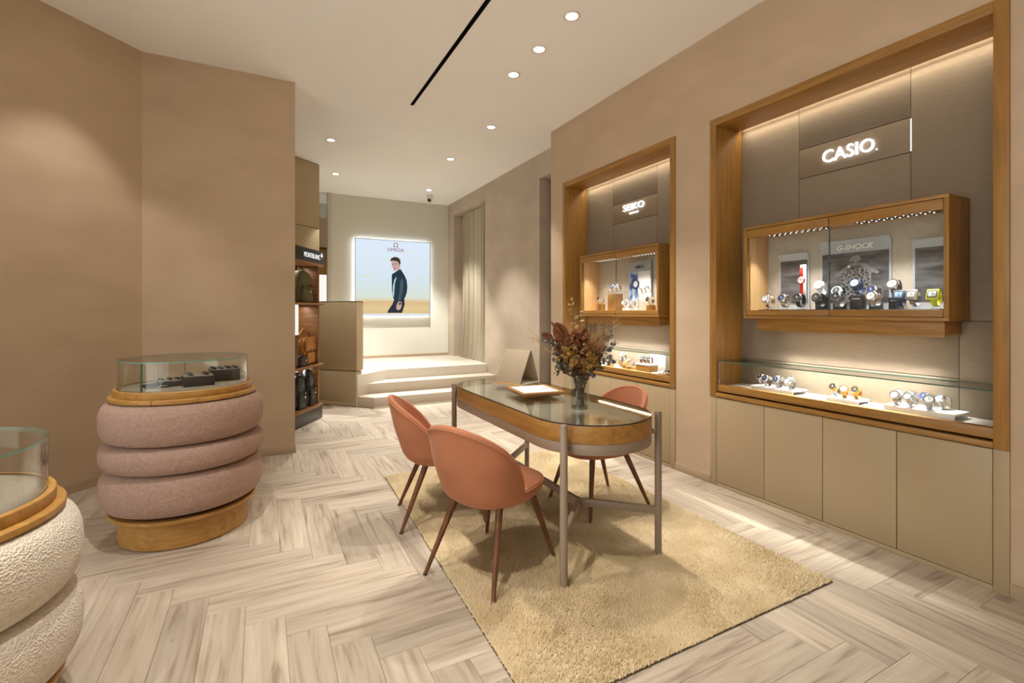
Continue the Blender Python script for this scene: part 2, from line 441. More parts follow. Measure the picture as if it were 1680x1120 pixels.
# right wall with two niches
NY = [(.876, 2.512), (2.857, 4.508)]
NZ0, NZ1 = .664, 2.735
WX = 3.01
END = 4.77
wr = MB()
for a, b_ in ((-3.2, NY[0][0]), (NY[0][1], NY[1][0]), (NY[1][1], END)): wr.box(WX, 3.5, a, b_, 0, CEIL)
for a, b_ in NY:
    wr.box(WX, 3.5, a, b_, NZ1, CEIL)
    wr.box(3.36, 3.5, a, b_, 0, NZ1)
struct(wr.obj('wall_right', M['plaster'], smooth=False), 'warm beige plaster wall with two display niches', 'wall')
bb = MB()
for a, b_ in ((-3.2, NY[0][0]), (NY[0][1], NY[1][0]), (NY[1][1], END)): bb.box(WX - .008, WX, a, b_, 0, .065)
struct(bb.obj('baseboard_right', M['base_paint'], bevel=.002), 'thin beige skirting along the niche wall', 'baseboard')

# farther, set-back wall with two curtain openings
FX = 3.29
O1 = (4.86, 5.50, 0, 3.07); O2 = (7.265, 8.727, .43, 3.15)
wf = MB().box(FX, 3.6, END, O1[0], 0, CEIL).box(FX, 3.6, O1[1], O2[0], 0, CEIL).box(FX, 3.6, O2[1], 9.2, 0, CEIL)
for o_ in (O1, O2):
    wf.box(FX, 3.6, o_[0], o_[1], o_[3], CEIL).box(3.56, 3.6, o_[0], o_[1], 0, o_[3])
struct(wf.obj('wall_right_far', M['plaster_grey'], smooth=False), 'grey beige plaster wall with curtained openings beyond the niches', 'wall')
struct(bx('baseboard_right_far', M['base_paint'], None, FX - .008, FX, O1[1], 6.5, 0, .065, .002), 'thin skirting on the set-back plaster wall', 'baseboard')

# back wall with the light box, left reveal
wb = MB().box(1.11, 3.6, 9.05, 9.2, 0, CEIL)
struct(wb.obj('wall_back', M['back_paint'], smooth=False), 'cream back wall behind the light box poster', 'wall')
struct(bx('trim_1', plain('pale_trim', (.62, .58, .50), .8), None, 1.035, 1.108, 9.03, 9.2, .43, CEIL, .004), 'pale vertical reveal at the left end of the back wall', 'trim')
struct(bx('baseboard_back', M['base_paint'], None, 1.11, FX, 9.035, 9.05, .43, .475, .002), 'low skirting on the back wall', 'baseboard')
# left: angled wall, partition, room ends
P0 = (-.86, 4.82)
wl = MB().prism([P0, (-2.70, 2.98), (-2.85, 3.12), (-1.0, 4.99)], 0, CEIL)
wl.box(-2.85, -2.70, -3.2, -2.6, 0, CEIL).box(-2.85, -2.70, 2.2, 3.05, 0, CEIL).box(-2.85, -2.70, -2.6, 2.2, 3.0, CEIL).box(-2.85, -2.70, -2.6, 2.2, 0, .12)
struct(wl.obj('wall_left', M['plaster'], smooth=False), 'tan plaster wall set at an angle behind the pink vitrine', 'wall')
wp = MB().box(-.99, .27, 4.82, 5.30, 0, CEIL)
struct(wp.obj('wall_partition', M['plaster'], smooth=False), 'tan plaster partition ending left of the bag shelf', 'wall')
struct(MB().prism([(-.86, 4.808), (-2.688, 2.98), (-2.70, 2.992), (-.872, 4.82)], 0, .065).obj('baseboard_left', M['base_paint'], smooth=False), 'skirting at the foot of the angled wall', 'baseboard')
struct(bx('baseboard_partition', M['base_paint'], None, -.86, .278, 4.81, 4.8195, 0, .065, .002), 'skirting at the foot of the partition', 'baseboard')
wz = MB().box(-3.2, 3.6, -3.2, -3.05, 0, CEIL)
struct(wz.obj('wall_front', M['plaster'], smooth=False), 'plaster wall behind the viewer', 'wall')
wn = MB()  # unseen window, added so that daylight brightens the right wall
for k in range(4): wn.box(-2.81, -2.74, -2.6 + k * 1.587, -2.56 + k * 1.587, .12, 3.0)
wn.box(-2.81, -2.74, -2.6, 2.2, .12, .17).box(-2.81, -2.74, -2.6, 2.2, 2.95, 3.0)
wn = struct(wn.obj('fill_window_1', M['taupe_metal'], smooth=False), 'added unseen shop window letting in fill light left of the viewer', 'window')
for k in range(3): MB().box(-2.78, -2.77, -2.56 + k * 1.587, -2.6 + (k + 1) * 1.587, .17, 2.95).obj('pane', M['glass'], wn)
we = MB().box(-1.2, 3.6, 10.0, 10.15, 0, CEIL).box(-1.3, -1.15, 5.2, 10.15, 0, CEIL)
struct(we.obj('wall_rear', M['back_paint'], smooth=False), 'pale wall of the space behind the bag shelf', 'wall')

# steps and platform
P = (1.147, 6.69)
RZ = .1433
st = thing('entrance_steps', 'three pale stone steps with an angled left corner below the back wall', 'steps')
def stone(name, poly, z0, z1, mat): return MB().prism(poly, z0, z1).obj(name, mat, st, bevel=.004)
stone('step', [P, (1.33, 6.50), (FX, 6.50), (FX, 7.17), (1.635, 7.17)], 0, RZ, M['step_stone'])
stone('step', [P, (1.30, 6.835), (FX, 6.835), (FX, 7.17), (1.635, 7.17)], RZ, 2 * RZ, M['step_stone'])
struct(MB().prism([P, (1.635, 7.17), (FX, 7.17), (FX, 9.05), (1.11, 9.05), (1.0, 9.99), (-.6, 9.99), (-.6, 8.2), (.70, 7.55), (.62, 7.22)], 0, .43).obj('floor_platform', M['platform_stone'], bevel=.004), 'raised pale stone platform above the steps', 'floor')
MB().box(1.33, FX, 6.494, 6.50, 0, .012).obj('step_light_line', plain('step_joint', (.72, .65, .54), .5), st)
struct(bx('trim_2', M['step_stone'], None, FX - .001, 3.56, O2[0], O2[1], 0, .43), 'stone sill under the open curtain', 'trim')

# low angled partition in front of the platform
a45 = (-.7071, .7071); n45 = (.7071, .7071)
lp = thing('low_partition', 'low taupe panelled partition between the bag shelf and the steps', 'partition', (1.133, 6.696, 0), R(135))
# local x runs along the face to the left, local y into the room behind is negative
MB().box(.012, .74, -.13, -.004, 0, .485).obj('lower_panel', M['taupe'], lp, .003)
MB().box(.0, .74, -.15, 0, .492, 1.425).obj('upper_panel', M['taupe'], lp, .003)
MB().box(.0, .74, -.152, .002, 1.425, 1.435).obj('cap', M['taupe_dark'], lp, .002)
MB().box(.012, .74, -.003, .0, .0, .06).obj('plinth', M['taupe'], lp, .001)

# tall taupe column that closes the shelf wall
dx, dy = .767, .643
tc_ = thing('tall_column', 'tall taupe panelled column rising to the ceiling behind the bag shelf', 'column', (.732 - dx * 1.15, 7.368 - dy * 1.15, 0), math.atan2(dy, dx))
MB().box(0, 1.148, .006, .28, 0, CEIL - .002).obj('core', M['taupe_dark'], tc_)
for z0, z1 in ((.0, 1.2), (1.204, 2.476), (2.482, CEIL - .004)):
    MB().box(0, 1.15, 0, .285, z0 + .002, z1 - .002).obj('panel', M['taupe'], tc_, .003)

# display cabinet glimpsed at the far left back
fc = thing('far_display_cabinet', 'oak display cabinet with a white lit panel glimpsed behind the column', 'cabinet', (.72, 9.62, .43))
MB().box(0, .42, .0, .30, 0, 2.05).obj('body', M['oak_z'], fc, .004)
MB().box(.09, .385, -.012, .0, .25, 1.55).obj('light_panel', M['lightpanel'], fc, .002)
MB().box(0, .42, -.02, .30, 2.052, 2.62).obj('header', plain('pale_header', (.52, .38, .26), .7), fc, .004)
MB().box(-.01, .43, -.03, .30, 2.045, 2.06).obj('shelf_line', M['black'], fc, .002)

# ------------------------------------------------------------------ curtains
def curtain(name, label, y0, y1, x, z0, z1, mat, folds, amp, flare):
    rows = []
    nz = 14; ny = folds * 10
    for side in (0, 1):
        for i in range(nz + 1):
            t = i / nz; z = z1 + (z0 - z1) * t; row = []
            for k in range(ny + 1):
                s_ = k / ny
                ph = s_ * folds * 2 * PI
                am = amp * (.75 + .35 * math.sin(s_ * 9 + 1) + .2 * t)
                yy = y0 + (y1 - y0) * s_ + .25 * amp * math.sin(ph * 2 + .5) + flare * t * t * (.5 - s_) * -1
                row.append((x + am * math.sin(ph + .5 * math.sin(3 * s_ + t)) + side * .004 - .05 * t ** 8 * (s_ > -1), yy, z))
            rows.append(row)
    mb = MB(); mb.grid(rows[:nz + 1]); mb.grid(rows[nz + 1:])
    me = mb.mesh(name, [mat])
    return link(name, me), label
o, l_ = curtain('curtain', '', 7.30, 8.50, 3.42, .44, 3.14, M['curtain'], 7, .075, .10)
t = thing('linen_curtain', 'pleated beige linen curtain hanging in the opening on the platform', 'curtain')
o.parent = t; o.name = 'drape'
MB().tube([(3.44, 7.27, 3.12), (3.44, 8.72, 3.12)], .01, 8).obj('curtain_rail', M['taupe_metal'], t)
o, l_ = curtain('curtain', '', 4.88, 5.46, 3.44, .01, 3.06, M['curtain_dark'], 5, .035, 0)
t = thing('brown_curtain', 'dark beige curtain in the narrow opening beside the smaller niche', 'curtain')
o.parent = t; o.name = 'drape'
MB().tube([(3.44, 4.87, 3.045), (3.44, 5.49, 3.045)], .01, 8).obj('curtain_rail', M['taupe_metal'], t)

# ------------------------------------------------------------------ downlights
trim_me = MB().lathe([(.043, 0), (.062, 0), (.062, -.004), (.058, -.007), (.044, -.006)], 32, closed=True).mesh('trim', [M['trim']])
lens_me = MB().lathe([(.0, .001), (.043, .001), (.043, -.0025), (.0, -.0025)], 32).mesh('lens', [M['lens']])
for i, (x, y, f, col, where) in enumerate(LAMPS):
    t = thing('ceiling_downlight', 'round recessed ceiling downlight ' + where, 'downlight', (x, y, CEIL), 0, 'recessed ceiling downlights')
    link('trim', trim_me, t); link('lens', lens_me, t)
    l = bpy.data.lights.new('downlight_beam', 'SPOT'); l.energy = DOWN_W * f; l.color = col; l.spot_size = R(72); l.spot_blend = .5; l.shadow_soft_size = .035
    lo = bpy.data.objects.new('downlight_beam', l); C.objects.link(lo); lo.parent = t; lo.location = (0, 0, -.02)

# security camera
t = thing('security_camera', 'small white dome security camera with black lens on the ceiling', 'camera', (2.70, 8.38, CEIL))
MB().lathe([(0, 0), (.06, 0), (.06, -.03), (.05, -.045), (0, -.045)], 24).obj('mount', M['white'], t)
MB().lathe([(0, -.135), (.03, -.13), (.052, -.10), (.056, -.075), (.05, -.046), (0, -.046)], 24).obj('dome', M['white'], t)
MB().lathe([(0, .0), (.03, .0), (.032, .012), (.0, .014)], 20, Matrix.Translation((-.022, -.038, -.10)) @ Matrix.Rotation(R(120), 4, 'X') @ Matrix.Rotation(R(-20), 4, 'Y')).obj('lens', M['black'], t)

# ================================================================== WALL NICHES
BX = 3.292     # face of the back panels
def niche(idx, big):
    y0, y1 = NY[idx]; d = y0 - NY[0][0]
    who = 'larger, nearer' if idx == 0 else 'smaller, farther'
    n = thing('display_niche', f'oak framed display niche lined with linen panels, the {"nearer one" if idx == 0 else "farther one behind the flowers"}', 'display niche', (WX, y0, 0))
    W = y1 - y0; T = .055; dep = BX - WX
    # frame boards; proud of the wall by 12 mm
    bx('frame_side', M['oak_z'], n, -.012, dep + .03, 0, T, NZ0, NZ1, .002)
    bx('frame_side', M['oak_z'], n, -.012, dep + .03, W - T, W, NZ0, NZ1, .002)
    bx('frame_top', M['oak_y'], n, -.012, dep - .03, T + .0005, W - T - .0005, NZ1 - T, NZ1, .002)
    bx('frame_bottom', M['oak_y'], n, -.012, .06, T + .0005, W - T - .0005, NZ0, NZ0 + .028, .002)
    # LED line in the gap between frame top and panels
    bx('led_line', M['led'], n, dep - .022, dep - .004, T + .01, W - T - .01, NZ1 - .035, NZ1 - .028)
    area('led_light', (dep - .035, W / 2, NZ1 - .06), .012, W - .15, 1.5, (1, .88, .68), (0, R(-12), 0), n, 140)
    # linen panels with open joints (seams measured on the photograph)
    c0, c1 = 1.37 - .876, 2.013 - .876
    sx0 = dep; sx1 = dep + .02; gp = .0025
    bx('core', M['taupe_dark'], n, dep + .012, dep + .03, T, W - T, NZ0 + .03, NZ1)
    def pan(a, b, z0, z1, m='linen', nm='panel'):
        return bx(nm, M[m], n, sx0, sx1, a + gp / 2, b - gp / 2, z0 + gp / 2, z1 - gp / 2, .0015)
    pan(T, c0, 1.248, NZ1 - .03); pan(c1, W - T, 1.248, NZ1 - .03)
    pan(c0, c1, 2.41, NZ1 - .03); pan(c0, c1, 1.248, 2.208)
    sp = pan(c0, c1, 2.21, 2.408, 'sign_panel', 'sign_panel')
    e0, e1 = 1.155 - .876, 2.213 - .876
    pan(T, e0, .74, 1.246); pan(e0, W - T, .94, 1.246); pan(e0, W - T, .74, .938)
    if idx == 0: bx('sign_edge_light', M['led_white'], n, sx0 - .0008, sx0 + .002, c0 - .004, c0 + .001, 2.215, 2.40)
    if idx == 0:
        me = text_mesh('sign_letters', 'CASIO', .300, .080, .012, .003, 0, M['letter_glow'])
        put_text('sign_letters', me, n, (dep - .007, 1.698 - y0, 2.312), FACE_NX)
        bx('sign_dot', M['letter_glow'], n, dep - .008, dep - .001, 1.536 - y0, 1.542 - y0, 2.272, 2.279)
    else:
        me = text_mesh('sign_letters', 'SEIKO', .300, .062, .012, -.002, 0, M['letter_glow'])
        o = put_text('sign_letters', me, n, (dep - .007, 3.665 - y0, 2.345), FACE_NX)
        me = text_mesh('sign_subline', 'SINCE 1881', .13, .018, .004, 0, 0, M['letter_glow'])
        put_text('sign_subline', me, n, (dep - .004, 3.665 - y0, 2.283), FACE_NX)

    # base cabinet with four doors
    cbn = thing('base_cabinet', f'taupe four-door base cabinet under the {"larger glass counter nearest the viewer" if idx == 0 else "farther counter behind the table"}', 'cabinet', (WX, y0, 0))
    bx('carcass', M['taupe_dark'], cbn, .004, .34, .004, W - .004, .025, .66)
    bx('side_stile', M['taupe'], cbn, -.006, .02, .001, .0565, 0, .662, .0015)
    bx('side_stile', M['taupe'], cbn, -.006, .02, W - .0565, W - .001, 0, .662, .0015)
    bx('toe_rail', M['taupe'], cbn, -.004, .02, .0575, W - .0575, 0, .026, .001)
    dw = (W - .114) / 4
    for k in range(4):
        bx('door', M['taupe'], cbn, -.006, .016, .057 + k * dw + .002, .057 + (k + 1) * dw - .002, .030, .658, .002)

    # counter with glass vitrine
    ct = thing('glass_counter', f'white lined glass counter with oak edge in the {who} niche', 'counter', (WX, y0, NZ0 + .028))
    z = NZ0 + .028
    bx('ledge', M['oak_y'], ct, .004, .05, T + .001, W - T - .001, .012, .062, .002)
    bx('lining', M['counter_white'], ct, .0505, dep - .001, T + .002, W - T - .002, .012, .052, .001)
    MB().box(.010, .018, T + .003, W - T - .003, .0625, .232).obj('front_glass', M['glass'], ct)
    gt = MB().prism([(.006, T + .003), (dep - .002, T + .003), (dep - .002, W - T - .003), (.006, W - T - .003)], .2322, .2385, 0, None, 1).obj('top_glass', [M['glass'], M['glass_edge']], ct, smooth=False)
    bx('hinge', M['steel'], ct, .008, .016, W - T - .014, W - T - .004, .0625, .232)

    # hanging glass case
    yc0, yc1 = (1.11 - y0 + d, 2.262 - y0 + d); zc0, zc1 = 1.248, 1.891; fx = .040; Dp = dep - fx
    cs = thing('wall_case', f'oak wall display case with two glass doors in the {who} niche', 'display case', (WX + fx, y0 + yc0, zc0))
    L = yc1 - yc0; H = zc1 - zc0
    bx('top_board', M['oak_y'], cs, 0, Dp - .001, 0, L, H - .018, H, .0015)
    bx('bottom_board', M['oak_y'], cs, 0, Dp - .001, 0, L, 0, .018, .0015)
    bx('end_board', M['oak_z'], cs, 0, Dp - .001, 0, .022, .0182, H - .0182, .0015)
    bx('end_board', M['oak_z'], cs, 0, Dp - .001, L - .022, L, .0182, H - .0182, .0015)
    bx('back_lining', M['interior'], cs, Dp - .012, Dp - .002, .0225, L - .0225, .0185, H - .0185)
    bx('side_lining', M['oak_pale'], cs, .03, Dp - .013, L - .032, L - .0225, .04, H - .045, .001)
    bx('ceiling_board', M['oak_pale'], cs, .026, Dp - .013, .0225, L - .0335, H - .060, H - .045, .001)
    bx('floor_board', M['oak_pale'] if idx else M['interior'], cs, .026, Dp - .013, .0225, L - .0335, .0185, .050, .001)
    bx('support', M['oak_y'], cs, .05, Dp - .001, .035, L - .07, -.072, -.0005, .002)
    for k in range(2):
        a, b_ = (.0235 + k * (L / 2 - .0225), L / 2 - .001 + k * (L / 2 - .0225))
        dr = bx('door', M['glass'], cs, .010, .016, a, b_, .058, H - .076)
        bx('rail', M['oak_y'], dr, .002, .024, a + .0015, b_ - .0015, H - .0755, H - .0215, .0015)
        bx('rail', M['oak_y'], dr, .002, .024, a + .0015, b_ - .0015, .0215, .0575, .0015)
        bx('edge', M['steel_dark'] if k == 0 else M['glass_edge_pale'], dr, .009, .017, (b_ - .0015) if k == 0 else a, b_ if k == 0 else a + .0015, .058, H - .076)
        # louvred LED fixture
        yc = L * (.25 if k == 0 else .73); ln = .40
        fxr = bx('spot_fixture', M['black'], cs, .065, .165, yc - ln / 2, yc + ln / 2, H - .063, H - .0605)
        dots = MB()
        for q in range(10):
            for rr in (.090, .140):
                dots.lathe([(0, -.003), (.0032, -.003), (.004, .0005), (0, .0005)], 8, Matrix.Translation((rr, yc - ln / 2 + .025 + q * (ln - .05) / 9, H - .0635)))
        dots.obj('spot_dots', M['led_dot'], fxr)['kind'] = 'stuff'
        for q in range(4):
            sl_ = bpy.data.lights.new('case_spot', 'SPOT'); sl_.energy = 16; sl_.color = (1, .965, .92); sl_.spot_size = R(80); sl_.spot_blend = .8; sl_.shadow_soft_size = .006
            so_ = bpy.data.objects.new('case_spot', sl_); C.objects.link(so_); so_.parent = fxr; so_.rotation_euler = (0, R(7), 0); so_.location = (.09, yc - ln / 2 + .06 + q * (ln - .12) / 3, H - .0665)
    bx('lock', M['steel'], cs, -.006, .002, L / 2 - .02, L / 2 + .02, .028, .033)
    # light under the case for the counter
    bx('under_light', M['led'], cs, .12, .14, .12, L - .16, -.0755, -.0725)
    bx('support_lip', M['oak_y'], cs, .05, .060, .035, L - .07, -.084, -.0722, .001)  # lip added to screen the glowing strip from the camera
    area('counter_light', (.13, L / 2 - .02, -.082), .02, L - .3, 14.0, (1, .98, .95), (0, 0, 0), cs, 68)
    return n
niche(0, True); niche(1, False)

# ================================================================== TABLE
TX, TY0, TY1, TR = 1.563, 2.10, 3.15, .33
def stadium(r, n=20):
    p = []
    for k in range(n + 1):
        a = PI + PI * k / n; p.append((r * math.cos(a), TY0 - 2.58 + r * math.sin(a)))
    for k in range(n + 1):
        a = PI * k / n; p.append((r * math.cos(a), TY1 - 2.58 + r * math.sin(a)))
    return p
def ring(mb, r0, r1, z0, z1):
    a, b_ = stadium(r0), stadium(r1); n = len(a)
    v = [(x, y, z) for pl, z in ((a, z0), (b_, z0), (b_, z1), (a, z1)) for x, y in pl]
    f = [(j * n + k, j * n + (k + 1) % n, ((j + 1) % 4) * n + (k + 1) % n, ((j + 1) % 4) * n + k) for j in range(4) for k in range(n)]
    return mb.add(v, f)
tb = thing('oval_table', 'oval glass-topped oak consulting table with taupe metal legs on the yellow rug', 'table', (TX, 2.58, 0))
ring(MB(), TR - .034, TR, .668, .753).obj('apron', M['oak_y'], tb, .0015)
ring(MB(), TR - .026, TR - .002, .615, .667).obj('metal_rim', M['taupe_metal'], tb, .0015)
MB().prism(stadium(TR - .0345), .668, .722).obj('display_floor', noisy('table_lining', (.50, .43, .34), (.55, .475, .38), 60, .9), tb)
MB().prism(stadium(TR - .002), .7535, .7605, 0, None, 1).obj('glass_top', [M['table_glass'], M['soft_black']], tb, smooth=False)
LEG = [(1.254, 1.875), (1.873, 1.90), (1.254, 3.315), (1.873, 3.325)]
for (x, y) in LEG:
    lx, ly = x - TX, y - 2.58
    lg = MB().lathe([(0, .001), (.016, .001), (.0185, .004), (.0185, .758), (.015, .766), (0, .767)], 20, Matrix.Translation((lx, ly, 0))).obj('leg', M['taupe_metal'], tb)
    cyy = (TY0 if y < 2.5 else TY1) - 2.58
    v = Vector((lx, ly - cyy)); v.normalize()
    p0 = (v.x * (TR - .005), cyy + v.y * (TR - .005)); 
    MB().tube([(p0[0], p0[1], .66), (lx, ly, .66)], .014, 8).obj('bracket', M['taupe_metal'], tb)
N1, N2 = (0, 2.19 - 2.58, .24), (0, 3.03 - 2.58, .24)
def bar(p, q, w=.012, h=.02):
    p, q = Vector(p), Vector(q); d = q - p; L = d.length
    return MB().box(0, L, -w, w, -h, h, 0, Matrix.Translation(p) @ d.to_track_quat('X', 'Z').to_matrix().to_4x4())
bar(N1, N2).obj('stretcher', M['taupe_metal'], tb, .002)
for (x, y) in LEG:
    bar((x - TX, y - 2.58, .24), N1 if y < 2.5 else N2).obj('stretcher', M['taupe_metal'], tb, .002)

# things on the table
ZT = .7612
es = thing('table_easel', 'taupe leather easel folded like a tent on the table', 'easel', (1.69, 3.165, ZT), R(-62))
# local x along the fold, local y = depth, front at -y
MB().box(-.115, .115, -.15, .14, .0, .008).obj('base', [plain('pale_leather', (.60, .52, .42), .7)], es, .002)
MB().box(-.112, .112, -.148, -.118, .0085, .014).obj('lip', M['oak_x'], es, .002)
def slab(p, q, hw, th): 
    p, q = Vector(p), Vector(q); d = (q - p); n = Vector((0, -d.z, d.y)).normalized() * th
    vs = [(-hw, *p.yz), (hw, *p.yz), (hw, *q.yz), (-hw, *q.yz)]
    v2 = [(x, y + n.y, z + n.z) for x, y, z in vs]
    return MB().add(vs + v2, [(0, 1, 2, 3), (7, 6, 5, 4), (0, 4, 5, 1), (1, 5, 6, 2), (2, 6, 7, 3), (3, 7, 4, 0)])
slab((0, -.112, .009), (0, .03, .245), .11, .006).obj('front_panel', M['leather_taupe'], es, .001)
slab((0, .036, .245), (0, .135, .009), .11, .006).obj('back_panel', M['leather_taupe'], es, .001)

ty = thing('wooden_tray', 'shallow flared wooden tray holding papers on the table', 'tray', (1.585, 2.715, ZT), R(-8))
def frus(w0, w1, z0, z1, d0=None, d1=None):
    d0 = d0 or w0; d1 = d1 or w1
    v = [(-w0, -d0, z0), (w0, -d0, z0), (w0, d0, z0), (-w0, d0, z0), (-w1, -d1, z1), (w1, -d1, z1), (w1, d1, z1), (-w1, d1, z1)]
    return MB().add(v, [(0, 3, 2, 1), (4, 5, 6, 7), (0, 1, 5, 4), (1, 2, 6, 5), (2, 3, 7, 6), (3, 0, 4, 7)])
frus(.125, .15, 0, .026, .135, .16).obj('body', M['walnut_x'], ty, .002)
MB().box(-.14, .14, -.15, -.135, .0255, .0295).box(-.14, .14, .135, .15, .0255, .0295).box(-.14, -.125, -.135, .135, .0255, .0295).box(.125, .14, -.135, .135, .0255, .0295).obj('rim', M['oak_x'], ty, .001)
pp = MB().box(-.118, .118, -.128, .128, 0, .0015).obj('paper_sheet', M['paper'], None, loc=(1.585, 2.715, ZT + .0265), rot=(0, 0, R(-8)))
tag(pp, 'white printed paper sheet lying in the wooden tray', 'paper')
pr_ = MB()
for k in range(4): pr_.box(-.09 + .02 * (k % 2), .03 + .03 * (k % 3), -.07 + .045 * k, -.064 + .045 * k, .0015, .0019)
pr_.box(.05, .10, -.02, .03, .0015, .0019).obj('print', M['ink'], pp)

# vase and dried flowers
VX, VY = 1.56, 2.175
vs = thing('glass_vase', 'clear cylindrical glass vase on the table', 'vase', (VX, VY, ZT))
MB().lathe([(0, 0), (.050, 0), (.052, .004), (.052, .185), (.0495, .186), (.0485, .184), (.0475, .014), (0, .012)], 40).obj('vessel', [glass_mat('vase_glass', (.93, .95, .95), 2.0)], vs)
MB().lathe([(0, .0), (.046, .0), (.046, .012), (0, .013)], 32, Matrix.Translation((0, 0, .0005))).obj('thick_base', glass_mat('vase_base', (.75, .78, .78), 3.0), vs)
RV = Vector((cy, -sy_, 0)); FV = Vector((sy_, cy, 0)); UPV = Vector((0, 0, 1))
fm = dict(
    euc=noisy('dry_eucalyptus', (.16, .125, .07), (.34, .27, .16), 30, .6),
    grey=noisy('grey_leaf', (.10, .10, .095), (.22, .21, .19), 30, .7),
    rust=noisy('rust_leaf', (.16, .055, .02), (.30, .12, .045), 30, .6),
    gold=noisy('golden_grass', (.40, .23, .09), (.58, .37, .17), 30, .7),
    ochre=noisy('ochre_petal', (.28, .15, .03), (.45, .27, .07), 30, .7),
    pale=noisy('pale_leaf', (.40, .27, .13), (.58, .42, .24), 30, .6),
    stem=plain('dry_stem', (.13, .085, .045), .8),
    dark=noisy('dark_leaf', (.05, .032, .02), (.13, .08, .045), 30, .6))
def leaf(mb, p, d, l, wd, bend=.25, mi=0):
    d = Vector(d).normalized(); a = d.cross(UPV)
    if a.length < .1: a = Vector((1, 0, 0))
    a.normalize(); a = (Matrix.Rotation(random.uniform(0, PI), 3, d) @ a); nrm = a.cross(d)
    pts = []
    for t_, ww in (((0, .06), (.1, .5), (.28, .9), (.5, 1), (.72, .85), (.9, .45), (1, .04)) if l > .05 else ((0, .08), (.3, .9), (.65, 1), (1, .05))):
        c_ = Vector(p) + d * l * t_ + nrm * bend * l * (t_ * t_)
        pts.append([tuple(c_ - a * wd * ww * .5), tuple(c_ + nrm * wd * .12 * (ww > .5)), tuple(c_ + a * wd * ww * .5)])
    mb.grid(pts, mi)
def rnd(): 
    while True:
        v = Vector((random.uniform(-1, 1), random.uniform(-1, 1), random.uniform(-1, 1)))
        if .1 < v.length < 1: return v.normalized()
base = Vector((VX, VY, ZT))
def stem_path(tip_u, tip_z, depth, n=14, seedoff=0):
    b0 = base + Vector((random.uniform(-.022, .022), random.uniform(-.022, .022), .018))
    nk = base + Vector((random.uniform(-.016, .016), random.uniform(-.016, .016), .17))
    tip = base + RV * tip_u + FV * depth + UPV * (tip_z - ZT)
    out = []
    for i in range(n + 1):
        t_ = i / n
        out.append(b0 * (1 - t_) ** 2 + (nk + UPV * .05) * 2 * t_ * (1 - t_) + tip * t_ * t_)
    return out
def branch(name, label, tip_u, tip_z, depth, kind, mat, cat, n_leaf, l, wd, t0=.45, spread=.02, group='dried stems in the vase'):
    pth = stem_path(tip_u, tip_z, depth)
    t = thing(name, label, cat, tuple(pth[0]), 0, group)
    org = pth[0]; loc = [p - org for p in pth]
    MB().tube(loc, [.0026 - .0016 * i / len(loc) for i in range(len(loc))], 6).obj('stem', fm['stem'], t)
    mb = MB()
    for k in range(n_leaf):
        tt = t0 + (1 - t0) * k / max(1, n_leaf - 1); i = min(int(tt * (len(loc) - 1)), len(loc) - 2)
        p = loc[i].lerp(loc[i + 1], tt * (len(loc) - 1) - i); ax = (loc[i + 1] - loc[i]).normalized()
        if kind == 'pairs':
            for sgn in (-1, 1):
                r_ = ax.cross(rnd()).normalized() * sgn
                leaf(mb, p, r_ + ax * .35, l * random.uniform(.7, 1.1), wd * random.uniform(.8, 1.1), random.uniform(-.2, .4))
        elif kind == 'cloud':
            leaf(mb, p + rnd() * random.uniform(0, spread), rnd() + UPV * .3, l * random.uniform(.6, 1.2), wd * random.uniform(.7, 1.2), random.uniform(-.4, .6))
        elif kind == 'grass':
            q = p + rnd() * spread * .5; dd = (ax + rnd() * .55).normalized(); 
            mb.tube([q, q + dd * l * .5, q + dd * l + rnd() * l * .15], [.0011, .0009, .0004], 4)
            mb.lathe([(0, -.004), (.0022, 0), (0, .005)], 5, Matrix.Translation(q + dd * l))
        elif kind == 'broad':
            leaf(mb, p, ax + rnd() * .12, l, wd, .12)
    o = mb.obj('foliage', fm[mat], t, smooth=True)
    return t
K = .00336
def U(px): return (px - 951) * K
def Z(py): return 1.3 - (py - 510) * K
branch('eucalyptus_branch', 'tallest dried eucalyptus branch rising above the bouquet', U(936), Z(492), .0, 'pairs', 'pale', 'branch', 15, .03, .018, .5)
branch('eucalyptus_branch', 'shorter pale eucalyptus branch just right of the tallest one', U(952), Z(512), .02, 'pairs', 'pale', 'branch', 13, .028, .017, .5)
branch('dried_leaf', 'broad rust brown dried leaf standing at the upper left of the bouquet', U(923), Z(556), -.01, 'broad', 'rust', 'leaf', 2, .125, .085, .93)
branch('dried_leaf', 'broad brown dried leaf leaning left behind the grey foliage', U(908), Z(566), .03, 'broad', 'rust', 'leaf', 2, .09, .065, .93)
branch('golden_grass', 'tuft of golden dried grass on the right of the bouquet', U(978), Z(560), -.01, 'grass', 'gold', 'grass', 170, .085, .01, .62, .06)
branch('golden_grass', 'smaller golden grass tuft behind the right leaves', U(968), Z(566), .06, 'grass', 'gold', 'grass', 90, .08, .01, .62, .05)
branch('grey_eucalyptus', 'grey leaved branch reaching to the upper right', U(1004), Z(540), .02, 'pairs', 'grey', 'branch', 18, .036, .026, .5)
branch('grey_eucalyptus', 'grey leaved branch bending far right toward the counter', U(1014), Z(563), .05, 'pairs', 'grey', 'branch', 17, .03, .022, .5)
branch('grey_eucalyptus', 'low grey leaved branch at the right edge of the bouquet', U(1002), Z(590), -.04, 'pairs', 'grey', 'branch', 17, .034, .025, .45)
branch('blue_grey_branch', 'blue grey feathery branch reaching far left', U(889), Z(551), -.02, 'pairs', 'grey', 'branch', 20, .036, .02, .5)
branch('fine_grass', 'fine pale grass stalk pointing left out of the bouquet', U(880), Z(556), -.03, 'grass', 'pale', 'grass', 24, .05, .01, .7, .02)
